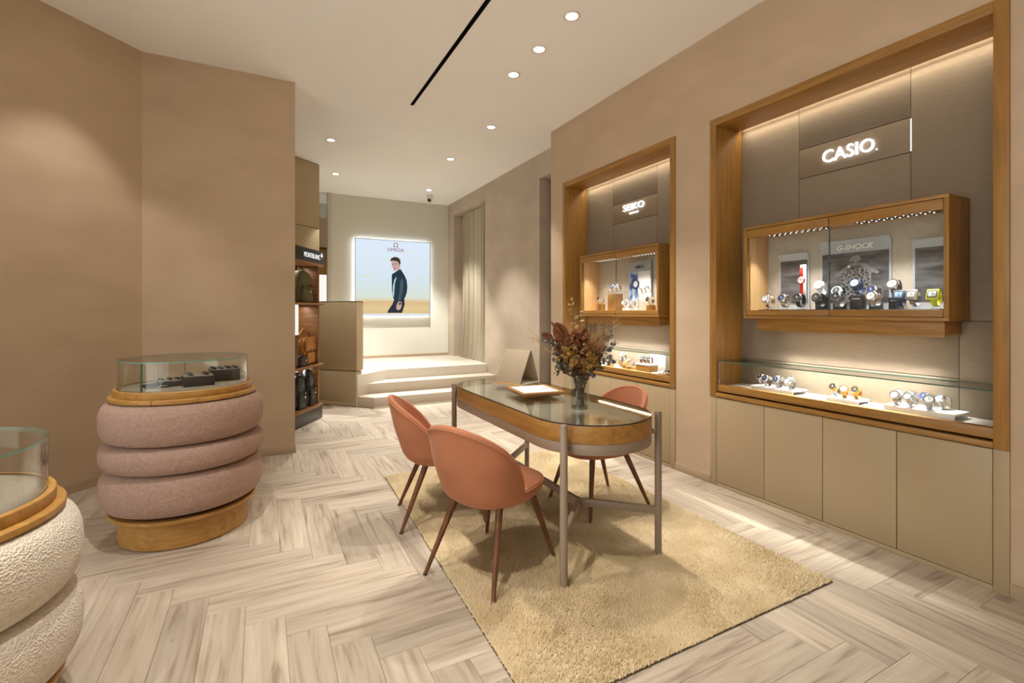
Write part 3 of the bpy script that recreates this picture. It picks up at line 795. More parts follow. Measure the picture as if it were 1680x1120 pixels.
branch('fine_grass', 'thin pale grass stalk arching up to the right', U(1008), Z(528), -.02, 'grass', 'pale', 'grass', 20, .05, .01, .7, .02)
branch('hydrangea_head', 'ochre hydrangea head at the front left of the bouquet', U(926), Z(578), -.09, 'cloud', 'ochre', 'flower', 130, .03, .026, .82, .05)
branch('hydrangea_head', 'ochre hydrangea head low on the right of the bouquet', U(968), Z(590), -.08, 'cloud', 'ochre', 'flower', 120, .03, .026, .82, .046)
branch('hydrangea_head', 'grey hydrangea head low on the left of the bouquet', U(920), Z(592), -.05, 'cloud', 'grey', 'flower', 120, .03, .026, .82, .046)
branch('rust_foliage', 'rust brown foliage filling the middle of the bouquet', U(950), Z(555), -.03, 'cloud', 'rust', 'foliage', 300, .042, .026, .55, .07)
branch('rust_foliage', 'rust brown foliage spray right of the bouquet centre', U(975), Z(575), .02, 'cloud', 'rust', 'foliage', 190, .042, .024, .55, .065)
branch('rust_foliage', 'rust brown foliage spray left of the bouquet centre', U(918), Z(560), .0, 'cloud', 'rust', 'foliage', 190, .04, .024, .6, .06)
branch('dark_foliage', 'dark shrivelled leaves around the stems inside the vase', U(951), Z(596), 0, 'cloud', 'dark', 'foliage', 240, .034, .02, .12, .03)
branch('seed_spray', 'pale seed spray at the front of the bouquet', U(940), Z(570), -.10, 'cloud', 'pale', 'foliage', 70, .014, .011, .7, .06)
branch('seed_spray', 'loose drooping sprig at the lower left of the bouquet', U(910), Z(606), -.06, 'cloud', 'dark', 'foliage', 30, .018, .012, .7, .03)
branch('seed_spray', 'pale leafy spray behind the hydrangea on the left', U(906), Z(572), -.03, 'cloud', 'pale', 'foliage', 60, .016, .012, .75, .05)

# ================================================================== CHAIRS
def make_chair(label, loc, rz):
    t = thing('velvet_chair', label, 'chair', loc, rz, 'salmon velvet chairs at the table')
    PM = R(98); NF, NT = 40, 12
    def shell(off):
        rows = []
        for i in range(NT + 1):
            t_ = i / NT; row = []
            for k in range(NF + 1):
                ph = -PM + 2 * PM * k / NF; q = ph / PM
                zb = .362 + .02 * q * q
                zt = zb + .03 + (.757 - zb - .03) * max(0, 1 - abs(q) ** 2.1) ** .72
                z = zb + (zt - zb) * t_
                hgt = (z - .362) / .395
                rad = (1 - .20 * max(0, 1 - hgt / .16) ** 2) * (.86 + .14 * min(1, hgt / .55) ** .8)
                rx = (.215 + .030 * hgt) * rad - off; ry = (.238 + .016 * hgt) * rad - off
                e = 1 / (abs(math.cos(ph)) ** 2.35 + abs(math.sin(ph)) ** 2.35) ** (1 / 2.35)
                row.append((-.03 - rx * math.cos(ph) * e - .055 * hgt, ry * math.sin(ph) * e, z))
            rows.append(row)
        return rows
    a, b_ = shell(0), shell(.032)
    mb = MB(); mb.grid(a); mb.grid([r_[::-1] for r_ in b_])
    n = NF + 1
    o_in = len(a) * n
    # close the rim and the ends
    def ai(i, k): return i * n + k
    def bi(i, k): return o_in + i * n + (NF - k)
    fs = []
    for k in range(NF):
        fs.append((ai(NT, k), ai(NT, k + 1), bi(NT, k + 1), bi(NT, k))); fs.append((ai(0, k + 1), ai(0, k), bi(0, k), bi(0, k + 1)))
    for i in range(NT):
        fs.append((ai(i, 0), ai(i + 1, 0), bi(i + 1, 0), bi(i, 0))); fs.append((ai(i + 1, NF), ai(i, NF), bi(i, NF), bi(i + 1, NF)))
    mb.f += fs; mb.mi += [0] * len(fs)
    back = mb.obj('backrest', M['velvet'], t)
    top = [tuple((Vector(a[NT][k]) + Vector(b_[NT][k])) / 2 + Vector((0, 0, .004))) for k in range(NF + 1)]
    MB().tube([tuple(Vector(a[NT][k]) + Vector((0, 0, .001))) for k in range(NF + 1)], .0042, 6).obj('piping', M['velvet'], back)
    MB().tube(top, .0145, 8).obj('rim', M['velvet'], back)
    # seat
    def outline(s, n=44):
        p = []
        for k in range(n):
            an = 2 * PI * k / n; c_, s_ = math.cos(an), math.sin(an); ex = 2.6
            e = 1 / (abs(c_) ** ex + abs(s_) ** ex) ** (1 / ex)
            p.append((.055 + .245 * s * c_ * e, .222 * s * s_ * e * (1 - .05 * c_)))
        return p
    rows = []
    for s, z in ((.02, .362), (.78, .362), (.91, .370), (.98, .392), (1.0, .412), (.97, .432), (.87, .445), (.55, .452), (.02, .450)):
        rows.append([(x, y, z) for x, y in outline(s)])
    seat = MB().grid(rows, wrap=True).obj('seat', M['velvet'], t)
    MB().tube([(x, y, .424) for x, y in outline(.992)], .0042, 6, closed=True).obj('piping', M['velvet'], seat)
    for sx in (-1, 1):
        for sy in (-1, 1):
            top_ = Vector((.03 + sx * .135, sy * .135, .366)); ft = Vector((sx * .255, sy * (.228 if sx > 0 else .212), .0))
            lg = MB().tube([ft, ft.lerp(top_, .5), top_], [.0095, .0145, .0185], 14).obj('leg', M['walnut'], t)
            MB().tube([ft + Vector((0, 0, .0002)), ft.lerp(top_, .02)], .0102, 12).obj('foot_cap', M['soft_black'], lg)
    return t
make_chair('salmon velvet chair nearest the viewer, its back turned to the camera', (1.035, 2.215, 0), R(27))
make_chair('salmon velvet chair at the far left side of the table', (1.015, 2.925, 0), R(-13))
make_chair('salmon velvet chair on the wall side of the table', (2.02, 2.59, 0), R(181))

# ================================================================== RUG
rg = thing('shaggy_rug', 'yellow beige shaggy wool rug with dark bound edge under the table', 'rug', (1.61, 2.54, 0))
RC = [(-.835, -1.225), (.815, -1.22), (.85, 1.22), (-.757, 1.23)]
MB().prism(RC, .0005, .007).obj('backing', M['rug_edge'], rg, smooth=False)
rng = np.random.default_rng(3)
NTF = 90000
uu, vv = rng.random(NTF), rng.random(NTF)
c00, c10, c11, c01 = [np.array(p) for p in RC]
ce = .004
px = ((1 - uu) * (1 - vv))[:, None] * c00 + (uu * (1 - vv))[:, None] * c10 + (uu * vv)[:, None] * c11 + ((1 - uu) * vv)[:, None] * c01
an = rng.random(NTF) * 2 * PI; hh = .011 + .010 * rng.random(NTF)
# tufts lean in drifting directions so that the pile reads in patches
la = np.sin(px[:, 0] * 5 + 1.3 * np.sin(px[:, 1] * 4)) * 2 + np.cos(px[:, 1] * 6) + rng.normal(0, .7, NTF)
lean = np.stack([np.cos(la), np.sin(la)], 1) * (.004 + .006 * rng.random(NTF))[:, None]
rad = .0030 + .0018 * rng.random(NTF)
V = np.zeros((NTF, 4, 3), 'f')
for k in range(3):
    V[:, k, 0] = px[:, 0] + rad * np.cos(an + k * 2.0944); V[:, k, 1] = px[:, 1] + rad * np.sin(an + k * 2.0944); V[:, k, 2] = .006
V[:, 3, 0] = px[:, 0] + lean[:, 0]; V[:, 3, 1] = px[:, 1] + lean[:, 1]; V[:, 3, 2] = .006 + hh
base_i = (np.arange(NTF) * 4)[:, None]
F = np.concatenate([base_i + np.array([[0, 1, 3]]), base_i + np.array([[1, 2, 3]]), base_i + np.array([[2, 0, 3]])], 1).reshape(-1, 3)
rme = bpy.data.meshes.new('pile'); rme.vertices.add(NTF * 4); rme.vertices.foreach_set('co', V.ravel())
rme.loops.add(len(F) * 3); rme.loops.foreach_set('vertex_index', F.ravel().astype('i'))
rme.polygons.add(len(F)); rme.polygons.foreach_set('loop_start', np.arange(len(F), dtype='i') * 3)
rme.materials.append(M['rug']); rme.update(calc_edges=True); rme.validate()
rme.polygons.foreach_set('use_smooth', [True] * len(F))
po = link('pile', rme, rg); po['kind'] = 'stuff'
MB().prism([(x * .997, y * .998) for x, y in RC], .007, .0085).obj('pile_ground', M['rug'], rg, smooth=False)

# ================================================================== ROUND VITRINES
def vitrine(name, label, loc, mat, pillows, zb, rz):
    t = thing(name, label, 'display table', loc, rz)
    MB().lathe([(0, 0.0015), (.318, .0015), (.318, .006), (.326, .006), (.326, .152), (0, .152)], 96).obj('plinth', M['oak_x'], t)
    MB().lathe([(0, .1525), (.366, .1525), (.370, .157), (.370, .170), (.366, .174), (0, .174)], 96).obj('base_plate', M['oak_x'], t)
    MB().lathe([(0, .1745), (.335, .1745), (.335, zb - .002), (0, zb - .002)], 64).obj('core', M['gap'], t)
    z = .190
    for h in pillows:
        prof = []
        ns = 18
        for k in range(ns + 1):
            a = -PI / 2 + PI * k / ns
            ex = .62
            cc = max(0, math.cos(a)) ** ex; ss = math.copysign(abs(math.sin(a)) ** .82, math.sin(a))
            prof.append((.318 + .094 * cc, z + h / 2 + h / 2 * 1.0 * ss))
        prof = [(.30, z)] + prof + [(.30, z + h)]
        MB().lathe(prof, 128, closed=True).obj('bolster', mat, t)
        z += h
    MB().lathe([(0, zb), (.365, zb), (.370, zb + .005), (.370, zb + .021), (.366, zb + .025), (0, zb + .025)], 96).obj('top_plate', M['oak_x'], t)
    MB().lathe([(.322, zb + .0255), (.344, zb + .0255), (.346, zb + .029), (.346, zb + .061), (.343, zb + .064), (.331, zb + .064), (.331, zb + .058), (.322, zb + .058)], 96, closed=True).obj('ring', M['oak_x'], t)
    MB().lathe([(0, zb + .0255), (.3215, zb + .0255), (.3215, zb + .060), (0, zb + .060)], 64).obj('lining', M['vitrine_lining'], t)
    gz0, gz1 = zb + .0605, zb + .218
    MB().lathe([(.320, gz0), (.3265, gz0), (.3265, gz1), (.320, gz1)], 96, closed=True).obj('glass_wall', M['glass'], t)
    n = 96
    MB().prism([(.327 * math.cos(2 * PI * k / n), .327 * math.sin(2 * PI * k / n)) for k in range(n)], gz1 + .0005, gz1 + .0075, 0, None, 1).obj('glass_lid', [M['glass'], M['glass_edge_pale']], t, smooth=False)
    for a in (R(238), R(98)):
        MB().box(.3185, .3275, -.002, .002, gz0, gz1, 0, Matrix.Rotation(a - rz, 4, 'Z')).obj('glass_joint', M['glass_edge'], t)
    # joints of the oak top
    for a in (R(252), R(285)):
        MB().box(.343, .3712, -.0009, .0009, zb - .0003, zb + .0255, 0, Matrix.Rotation(a - rz, 4, 'Z')).obj('wood_joint', M['gap'], t)
    return zb + .0605
zp = vitrine('round_vitrine', 'round glass vitrine on three stacked pink boucle bolsters', (-.405, 3.485, 0), M['pink'], (.227, .150, .228), .797, 0)
zc = vitrine('round_vitrine', 'round glass vitrine on two stacked cream boucle bolsters at the left edge', (-.93, 1.994, 0), M['cream'], (.235, .245), .672, 0)

# pads and accessories in the pink vitrine
def pen(label, loc, rz, L=.115, tilt=0):
    t = thing('fountain_pen', label, 'pen', loc, rz, 'pens and accessories in the pink vitrine')
    X = Matrix.Rotation(R(90), 4, 'Y')
    MB().lathe([(0, 0), (.003, .002), (.0055, .02), (.006, L * .55), (0, L * .55)], 14, X).obj('barrel', M['black'], t)
    MB().lathe([(0, L * .56), (.0066, L * .56), (.0064, L * .96), (.003, L), (0, L)], 14, X).obj('cap', M['black'], t)
    MB().lathe([(0, L * .55), (.0068, L * .55), (.0068, L * .58), (0, L * .58)], 14, X).obj('band', M['steel'], t)
    MB().box(L * .62, L * .93, -.0012, .0012, .0062, .0085).obj('clip', M['steel'], t)
    return t
for i, (x, y, a, nm) in enumerate(((-.62, 3.475, 40, 'rearmost'), (-.625, 3.43, 35, 'middle'), (-.59, 3.365, 8, 'front'))):
    pen(f'black pen lying flat at the left of the pink vitrine, {nm} of three', (x, y, zp + .0066), R(a))
pads = [('low', (-.485, 3.455), .12, .115, .032, 'small low dark pad at the left in the pink vitrine'),
        ('mid', (-.340, 3.415), .155, .14, .058, 'large dark display pad in the middle of the pink vitrine'),
        ('hi', (-.215, 3.585), .16, .125, .072, 'tallest dark display pad at the right in the pink vitrine')]
cl_ball = None
n_acc = 0
for key, (x, y), sx, sy, h, lab in pads:
    rzp = R(12)
    t = thing('display_pad', lab, 'display pad', (x, y, zp), rzp, 'pads in the pink vitrine')
    MB().box(-sx / 2, sx / 2, -sy / 2, sy / 2, .0003, h).obj('block', M['black'], t, .003)
    MB().box(-sx / 2 + .004, sx / 2 - .004, -sy / 2 + .004, sy / 2 - .004, h, h + .002).obj('suede_top', M['pad_grey'], t, .001)
    cols, rows_ = (3, 1) if key == 'low' else ((2, 2) if key == 'mid' else (4, 2))
    for r_ in range(rows_):
        for c_ in range(cols):
            lx = -sx / 2 + sx * (c_ + .5) / cols; ly = (-.2 + .4 * r_) * sy if rows_ > 1 else 0
            wx = x + lx * math.cos(rzp) - ly * math.sin(rzp); wy = y + lx * math.sin(rzp) + ly * math.cos(rzp)
            row_n = ['front', 'back'][r_] + ' row, ' if rows_ > 1 else ''
            colo = ['first', 'second', 'third', 'fourth'][c_]
            padn = {'low': 'the small low pad', 'mid': 'the large middle pad', 'hi': 'the tallest pad'}[key]
            a = thing('leather_accessory', f'small dark accessory with steel clasp on {padn}, {row_n}{colo} from left', 'accessory', (wx, wy, zp + h + .0022), R(118), 'pens and accessories in the pink vitrine')
            MB().lathe([(0, -.026), (.006, -.026), (.0075, -.018), (.0075, .012), (.006, .02), (0, .02)], 12, Matrix.Translation((0, 0, .008)) @ Matrix.Rotation(R(90), 4, 'Y')).obj('body', M['soft_black'], a)
            MB().lathe([(0, .0201), (.0062, .0201), (.0075, .026), (.004, .032), (0, .032)], 12, Matrix.Translation((0, 0, .008)) @ Matrix.Rotation(R(90), 4, 'Y')).obj('clasp', M['steel'], a)
t = thing('accessory_tree', 'small steel accessory holder at the right end of the pink vitrine', 'holder', (-.118, 3.555, zp), 0)
MB().lathe([(0, 0), (.018, 0), (.018, .004), (.003, .006), (.003, .10), (0, .10)], 16).obj('post', M['steel'], t)
for k in range(3):
    MB().lathe([(0, -.01), (.008, -.006), (.010, 0), (.008, .006), (0, .01)], 12, Matrix.Translation((.012, -.004, .035 + .03 * k))).obj('bead', M['steel'], t)
t = thing('grey_tray', 'flat grey tray inside the cream vitrine', 'tray', (-.83, 2.02, zc), R(25))
MB().box(-.09, .09, -.07, .07, .0003, .010).obj('base', M['pad_grey'], t, .003)
MB().box(-.088, .088, -.068, -.06, .0102, .016).box(-.088, .088, .06, .068, .0102, .016).obj('lip', M['steel_dark'], t, .001)

# ================================================================== WATCHES
def strap_mesh(r_y, r_z, w_, th, mat, gap=0):
    rows = []; n = 30
    prof = ((-w_ / 2, 0), (-w_ / 2, th), (w_ / 2, th), (w_ / 2, 0))
    rows = []
    for k in range(n):
        a = 2 * PI * k / n; row = []
        for px_, o_ in prof:
            row.append((px_, (r_y - o_) * -math.cos(a), r_z + (r_z - o_) * math.sin(a)))
        rows.append(row)
    rows.append(rows[0])
    mb = MB(); mb.grid([r_ + [r_[0]] for r_ in rows])
    bm = mb.mesh('strap', [mat])
    return bm
CACHE = {}
def cached(key, fn):
    if key not in CACHE: CACHE[key] = fn()
    return CACHE[key]
def tilt_mx(tilt, ry, rz_):
    # where the watch head sits on the ring, facing -y and tilted upward
    a = tilt
    return Matrix.Translation((0, -(ry + .001) * math.cos(a), rz_ + (rz_ + .001) * math.sin(a))) @ Matrix.Rotation(R(90) - a, 4, 'X')
ORD = ['first', 'second', 'third', 'fourth', 'fifth', 'sixth', 'seventh', 'eighth', 'ninth']
def watch(label, loc, rz, case, dial, strap, group, sc=1.0, square=False, tilt=28, z_extra=0):
    """a watch wrapped round a clear c-shaped holder"""
    t = thing('wrist_watch', label, 'watch', loc, rz, group); t.scale = (sc, sc, sc)
    ry, rz_ = .026, .034
    mx = tilt_mx(R(tilt), ry, rz_)
    key = (strap, 's'); link('strap', cached(key, lambda: strap_mesh(ry, rz_, .021, .003, M[strap])), t)
    if square:
        cm = cached((case, 'sq', tilt), lambda: MB().box(-.021, .021, -.023, .023, -.004, .009, 0, mx).mesh('case', [M[case]], .004, seg=2))
        dm = cached((dial, 'sqd', tilt), lambda: MB().box(-.013, .013, -.011, .011, .009, .0105, 0, mx).mesh('dial', [M[dial]], .001))
        zm = cached((case, 'sqz', tilt), lambda: MB().box(-.017, .017, -.016, .016, .009, .0098, 0, mx).mesh('bezel', [M['steel_dark'] if case != 'steel' else M['steel']], .001))
    else:
        cm = cached((case, 'rd', tilt), lambda: MB().lathe([(0, -.005), (.019, -.005), (.0235, -.001), (.0235, .006), (.021, .0085), (0, .0085)], 28, mx).mesh('case', [M[case]]))
        dm = cached((dial, 'rdd', tilt), lambda: MB().lathe([(0, .0086), (.0165, .0086), (.0165, .0098), (0, .0098)], 28, mx).mesh('dial', [M[dial]]))
        zm = cached((case, 'rdz', tilt), lambda: MB().lathe([(.0165, .0085), (.0215, .0085), (.0208, .0112), (.0168, .0108)], 28, mx, closed=True).mesh('bezel', [M[case]]))
    link('case', cm, t); link('bezel', zm, t); dl = link('dial', dm, t)
    link('hands', cached(('hands', dial, tilt, square), lambda: MB().box(-.0008, .0008, -.002, .010, .0107, .0112, 0, mx).box(-.001, .008, -.0008, .0008, .0107, .0112, 0, mx).mesh('hands', [M['white'] if dial in ('black', 'd_navy', 'steel_dark') else M['soft_black']], smooth=False)), dl)
    link('crown', cached(('crown', case, tilt), lambda: MB().lathe([(0, 0), (.0025, 0), (.0025, .004), (0, .004)], 10, mx @ Matrix.Translation((.0232, 0, .002)) @ Matrix.Rotation(R(90), 4, 'Y')).mesh('crown', [M[case]])), t)
    return t
def holder(label, loc, rz, sc=1.0, h=.016, mat='acrylic'):
    t = thing('watch_holder', label, 'watch holder', loc, rz, 'watch holders in the wall cases'); t.scale = (sc, sc, sc)
    link('base', cached((mat, 'hb'), lambda: MB().box(-.013, .013, -.013, .013, .0002, .004).mesh('base', [M[mat]], .001)), t)
    link('post', cached((mat, 'hp'), lambda: MB().lathe([(0, .0041), (.0035, .0041), (.0035, .018), (0, .018)], 10).mesh('post', [M[mat]])), t)
    return t
M['red'] = plain('red_resin', (.62, .03, .02), .4)
M['white_resin'] = plain('white_resin', (.82, .81, .80), .4)
M['navy'] = plain('navy_resin', (.03, .045, .10), .4)
M['d_navy'] = plain('navy_dial', (.02, .035, .12), .3)
M['lightblue'] = plain('light_blue_resin', (.42, .62, .72), .35)
M['lime'] = plain('lime_resin', (.60, .66, .03), .4)
M['grey_resin'] = plain('grey_resin', (.16, .15, .15), .45)
M['silver_dial'] = plain('silver_dial', (.62, .62, .64), .3)
M['blue_lcd'] = plain('blue_lcd', (.25, .42, .70), .2)
FACE = R(-90)
CG = 'sport watches in the larger wall case'
# larger case: dark plate, watch rows
CX = WX + .040; ZF = 1.248 + .0505
pl_ = bx('display_plate', M['steel_dark'], None, CX + .03, CX + .14, 1.16, 2.17, ZF, ZF + .012, .002)
tag(pl_, 'long dark metal display plate on the floor of the larger wall case', 'display plate')
ZP = ZF + .0123
front = [(2.115, 'steel', 'silver_dial', 'steel', False, 'leftmost steel watch on the plate of the larger wall case'),
         (2.000, 'steel', 'd_navy', 'steel', False, 'steel watch with dark dial, second from the left on the plate'),
         (1.899, 'steel_dark', 'black', 'black', False, 'gunmetal watch with black strap in front of the red watch'),
         (1.775, 'black', 'steel_dark', 'black', False, 'black watch low beside the white watch'),
         (1.661, 'steel_dark', 'black', 'grey_resin', False, 'grey watch in front of the light blue one'),
         (1.468, 'steel', 'silver_dial', 'steel', False, 'steel watch in front of the pair right of the centre block'),
         (1.344, 'navy', 'blue_lcd', 'navy', True, 'navy square digital watch left of the steel square watch'),
         (1.280, 'steel', 'silver_dial', 'steel', True, 'steel square digital watch beside the lime one'),
         (1.190, 'lime', 'silver_dial', 'lime', True, 'lime green digital watch at the right end of the larger case')]
for y, c_, d_, s_, sq, lab in front:
    x = CX + .075
    holder('clear holder under the ' + lab, (x, y, ZP), FACE, 1.3)
    watch(lab, (x, y, ZP + .010 * 1.3), FACE + R(random.uniform(-14, 6)), c_, d_, s_, CG, 1.28, sq, 22)
def block(label, x, y, w_, d_, h, mat='black', txt=None, z=None, group='black display blocks in the larger wall case', txtmat=None):
    t = thing('display_block', label, 'display block', (x, y, z if z is not None else ZF), 0, group)
    MB().box(-d_ / 2, d_ / 2, -w_ / 2, w_ / 2, .0003, h).obj('block', M[mat], t, .0015)
    if txt:
        put_text('lettering', text_mesh('lettering', txt, w_ * .62, .007, .0006, .02, 0, txtmat or M['white']), t, (-d_ / 2 - .0001, 0, h - .016), FACE_NX)
    return t
XB = CX + .168
backr = [(1.816, .062, .090, 'white_resin', 'white_resin', 'white_resin', 'white watch on the leftmost black block'),
         (1.709, .055, .050, 'lightblue', 'steel_dark', 'black', 'light blue cased watch on a low black block'),
         (1.606, .066, .092, 'navy', 'silver_dial', 'navy', 'navy watch with pale bezel raised on the centre black block'),
         (1.509, .050, .048, 'steel', 'd_navy', 'steel', 'steel watch with dark dial behind the right steel watch'),
         (1.408, .055, .078, 'steel', 'silver_dial', 'steel_dark', 'grey watch with pale dial on the rightmost black block')]
for y, bw, bh, c_, d_, s_, lab in backr:
    block('small black block lettered in white under the ' + lab.split(' on ')[0].split(' raised')[0].split(' behind')[0], XB, y, bw, .05, bh, 'black', 'CASIO')
    holder('clear holder under the ' + lab, (XB, y, ZF + bh + .0005), FACE, 1.3)
    watch(lab, (XB, y, ZF + bh + .013), FACE + R(random.uniform(-14, 6)), c_, d_, s_, CG, 1.3, False, 24)
# long red watch laid on a tall sloping holder
t = thing('red_watch_stand', 'tall sloping white stand behind the gunmetal watch carrying the red watch', 'watch stand', (CX + .14, 1.925, ZF), FACE)
MB().box(-.018, .018, .0, .012, .0003, .31).obj('board', M['white'], t, .002, rot=(0, 0, 0))
MB().box(-.030, .030, -.012, .034, .0003, .006).obj('foot', M['white'], t, .002)
put_text('lettering', text_mesh('lettering', 'CASIO', .026, .007, .0005, .02, 0, M['ink']), t, (0, -.0003, .275), FACE_NY)
t = thing('wrist_watch', 'red sport watch strapped flat on the tall white stand', 'watch', (CX + .1285, 1.925, ZF + .205), FACE, CG)
MX = Matrix.Rotation(R(90), 4, 'X')
MB().lathe([(0, 0), (.020, 0), (.024, .003), (.024, .009), (.021, .012), (0, .012)], 28, MX).obj('case', M['red'], t)
MB().lathe([(0, .0121), (.015, .0121), (.015, .0132), (0, .0132)], 24, MX).obj('dial', M['white_resin'], t)
MB().box(-.011, .011, -.005, -.0005, .022, .085).obj('strap', M['red'], t, .0015)
MB().box(-.0105, .0105, -.005, -.0005, -.12, -.022).obj('strap', M['red'], t, .0015)
MB().lathe([(.015, .0121), (.019, .0121), (.018, .0145), (.0152, .0145)], 24, MX, closed=True).obj('bezel', M['white_resin'], t)

# three silver framed backdrop signs with dark photographs
def photo_mat(name):
    m, nt, b = new_mat(name)
    tc = nt.nodes.new('ShaderNodeTexCoord'); mp = nt.nodes.new('ShaderNodeMapping'); mp.inputs['Scale'].default_value = (3, 3, 11)
    nt.links.new(tc.outputs['Object'], mp.inputs['Vector'])
    n = nt.nodes.new('ShaderNodeTexNoise'); n.inputs['Scale'].default_value = 2; n.inputs['Detail'].default_value = 6
    nt.links.new(mp.outputs['Vector'], n.inputs['Vector'])
    r = nt.nodes.new('ShaderNodeValToRGB'); r.color_ramp.elements[0].position = .35; r.color_ramp.elements[1].position = .75
    r.color_ramp.elements[0].color = (.035, .033, .036, 1); r.color_ramp.elements[1].color = (.16, .155, .165, 1)
    nt.links.new(n.outputs['Fac'], r.inputs['Fac']); nt.links.new(r.outputs['Color'], b.inputs['Base Color']); b.inputs['Roughness'].default_value = .35
    return m
M['photo'] = photo_mat('dark_cloud_print')
M['silver_frame'] = plain('silver_frame', (.36, .375, .40), .35)
def backdrop(label, y0, y1, zt, zp, xw):
    t = thing('backdrop_sign', label, 'sign', (xw, y0, ZF), 0, 'silver backdrop signs')
    W_ = y1 - y0; H_ = zt - ZF; zp_ = zp - ZF
    # panel with a top that curves forward
    rows = []
    prof = [(0, .0005), (0, H_ - .06), (-.004, H_ - .035), (-.012, H_ - .015), (-.024, H_)]
    f_ = [(x - .004, z) for x, z in prof]; bk = [(x + .004, z) for x, z in prof]
    mb = MB(); lp_ = f_ + bk[::-1]
    mb.add([(x, 0, z) for x, z in lp_] + [(x, W_, z) for x, z in lp_], [tuple(range(len(lp_))), tuple(range(2 * len(lp_) - 1, len(lp_) - 1, -1))] + [(k, (k + 1) % len(lp_), len(lp_) + (k + 1) % len(lp_), len(lp_) + k) for k in range(len(lp_))])
    mb.obj('frame', M['silver_frame'], t)
    ph = MB().box(-.0062, -.0042, .012, W_ - .012, .055, zp_).obj('photograph', M['photo'], t)
    return t, W_, H_
sgn, W_, H_ = backdrop('left silver backdrop sign with dark photograph behind the red watch', 1.93, 2.14, 1.695, 1.66, CX + .224)
sgr, W_, H_ = backdrop('right silver backdrop sign with dark photograph behind the lime watch', 1.15, 1.352, 1.70, 1.665, CX + .224)
sgc, W_, H_ = backdrop('centre silver backdrop sign with a photograph of a person in a cap', 1.455, 1.856, 1.745, 1.665, CX + .224)
put_text('lettering', text_mesh('lettering', 'G-SHOCK', .21, .034, .003, .03, .25, M['white']), sgc, (-.0115, .19, 1.700 - ZF), FACE_NX)
M['p_skin'] = plain('print_grey_skin', (.20, .19, .19), .4); M['p_cap'] = plain('print_grey_cap', (.22, .21, .21), .4)
M['p_shirt'] = noisy('print_check_shirt', (.02, .02, .022), (.30, .29, .29), 70, .4, contrast=(.42, .58))
fy = 1.643 - 1.455
def gpoly(pts): return [((x), (z)) for x, z in pts]
def fig(name, pts, mat, lift): flat_print(name, pts, sgc, mat, (-.0063 - lift, fy, 1.50 - ZF), FACE_NX, .0006)
fig('print_shirt', [(-.085, -.15), (.08, -.15), (.082, -.03), (.085, .03), (.05, .062), (.02, .07), (-.02, .07), (-.055, .06), (-.085, .03), (-.088, -.03)], M['p_shirt'], 0)
fig('print_arm', [(-.122, .030), (-.116, .020), (-.085, .030), (-.045, .062), (-.022, .080), (-.028, .094), (-.052, .084), (-.09, .055)], M['p_skin'], .0007)
fig('print_arm', [(.128, .036), (.120, .024), (.085, .034), (.050, .064), (.020, .084), (.024, .098), (.048, .094), (.09, .062)], M['p_skin'], .0007)
fig('print_hand', [(-.030, .078), (.024, .082), (.030, .096), (.018, .104), (-.022, .102), (-.036, .092)], M['p_skin'], .0011)
fig('print_head', [(-.024, .098), (.022, .100), (.026, .118), (-.026, .116)], M['p_shirt'], .0014)
fig('print_cap', [(-.036, .112), (-.030, .108), (.028, .112), (.028, .130), (.018, .144), (-.008, .146), (-.026, .134)], M['p_cap'], .0017)
fig('print_watch', [(-.046, .070), (-.034, .070), (-.032, .086), (-.046, .086)], M['white'], .0019)

# counters: white trays with watches and price tags
def tray(label, x0, x1, y0, y1, z, h):
    t = thing('white_tray', label, 'display tray', ((x0 + x1) / 2, (y0 + y1) / 2, z), 0, 'white trays on the counters')
    a, b_ = (x1 - x0) / 2, (y1 - y0) / 2
    MB().box(-a, a, -b_, b_, h - .010, h).obj('top', M['white'], t, .002)
    MB().box(-a * .9, -a * .8, -b_ * .96, b_ * .96, .0003, h - .0101).obj('foot', M['white'], t, .001)
    MB().box(a * .75, a * .9, -b_ * .96, b_ * .96, .0003, h - .0101).obj('foot', M['white'], t, .001)
    return z + h
ZC = NZ0 + .028 + .0525
GC = 'watches on the counter of the larger niche'
h1 = tray('white tray at the left end of the larger counter', 3.075, 3.235, 1.92, 2.235, ZC, .030)
h2 = tray('small white tray in the middle of the larger counter', 3.10, 3.23, 1.545, 1.735, ZC, .026)
h3 = tray('white tray at the right end of the larger counter', 3.075, 3.25, 1.095, 1.415, ZC, .034)
def cw(lab, x, y, z, c_, d_, s_, g_=GC, sc=1.08, tl=30):
    watch(lab, (x, y, z + .0006), FACE + R(random.uniform(-25, 20)), c_, d_, s_, g_, sc, False, tl)
for k, (x, y, d_) in enumerate(((3.19, 2.215, 'black'), (3.13, 2.13, 'd_navy'), (3.205, 2.09, 'silver_dial'), (3.13, 2.05, 'd_navy'), (3.205, 2.005, 'silver_dial'), (3.13, 1.965, 'silver_dial'))):
    cw(f'polished steel watch on the left counter tray, {ORD[k]} from left', x, y, h1, 'steel', d_, 'steel')
for k, (x, y, c_, d_, s_, nm) in enumerate(((3.17, 1.705, 'gold', 'black', 'steel', 'two-tone watch with black dial, leftmost on the small middle tray'), (3.15, 1.645, 'gold', 'silver_dial', 'gold', 'gold watch in the centre of the small middle tray'), (3.17, 1.585, 'gold', 'black', 'gold', 'gold watch with dark dial, rightmost on the small middle tray'))):
    cw(nm, x, y, h2, c_, d_, s_)
for k, (x, y, d_) in enumerate(((3.21, 1.39, 'silver_dial'), (3.13, 1.365, 'silver_dial'), (3.21, 1.325, 'silver_dial'), (3.13, 1.295, 'silver_dial'), (3.21, 1.255, 'd_navy'), (3.13, 1.22, 'silver_dial'), (3.21, 1.185, 'blue_lcd'))):
    cw(f'polished steel watch on the right counter tray, {ORD[k]} from left', x, y, h3, 'steel', d_, 'steel')
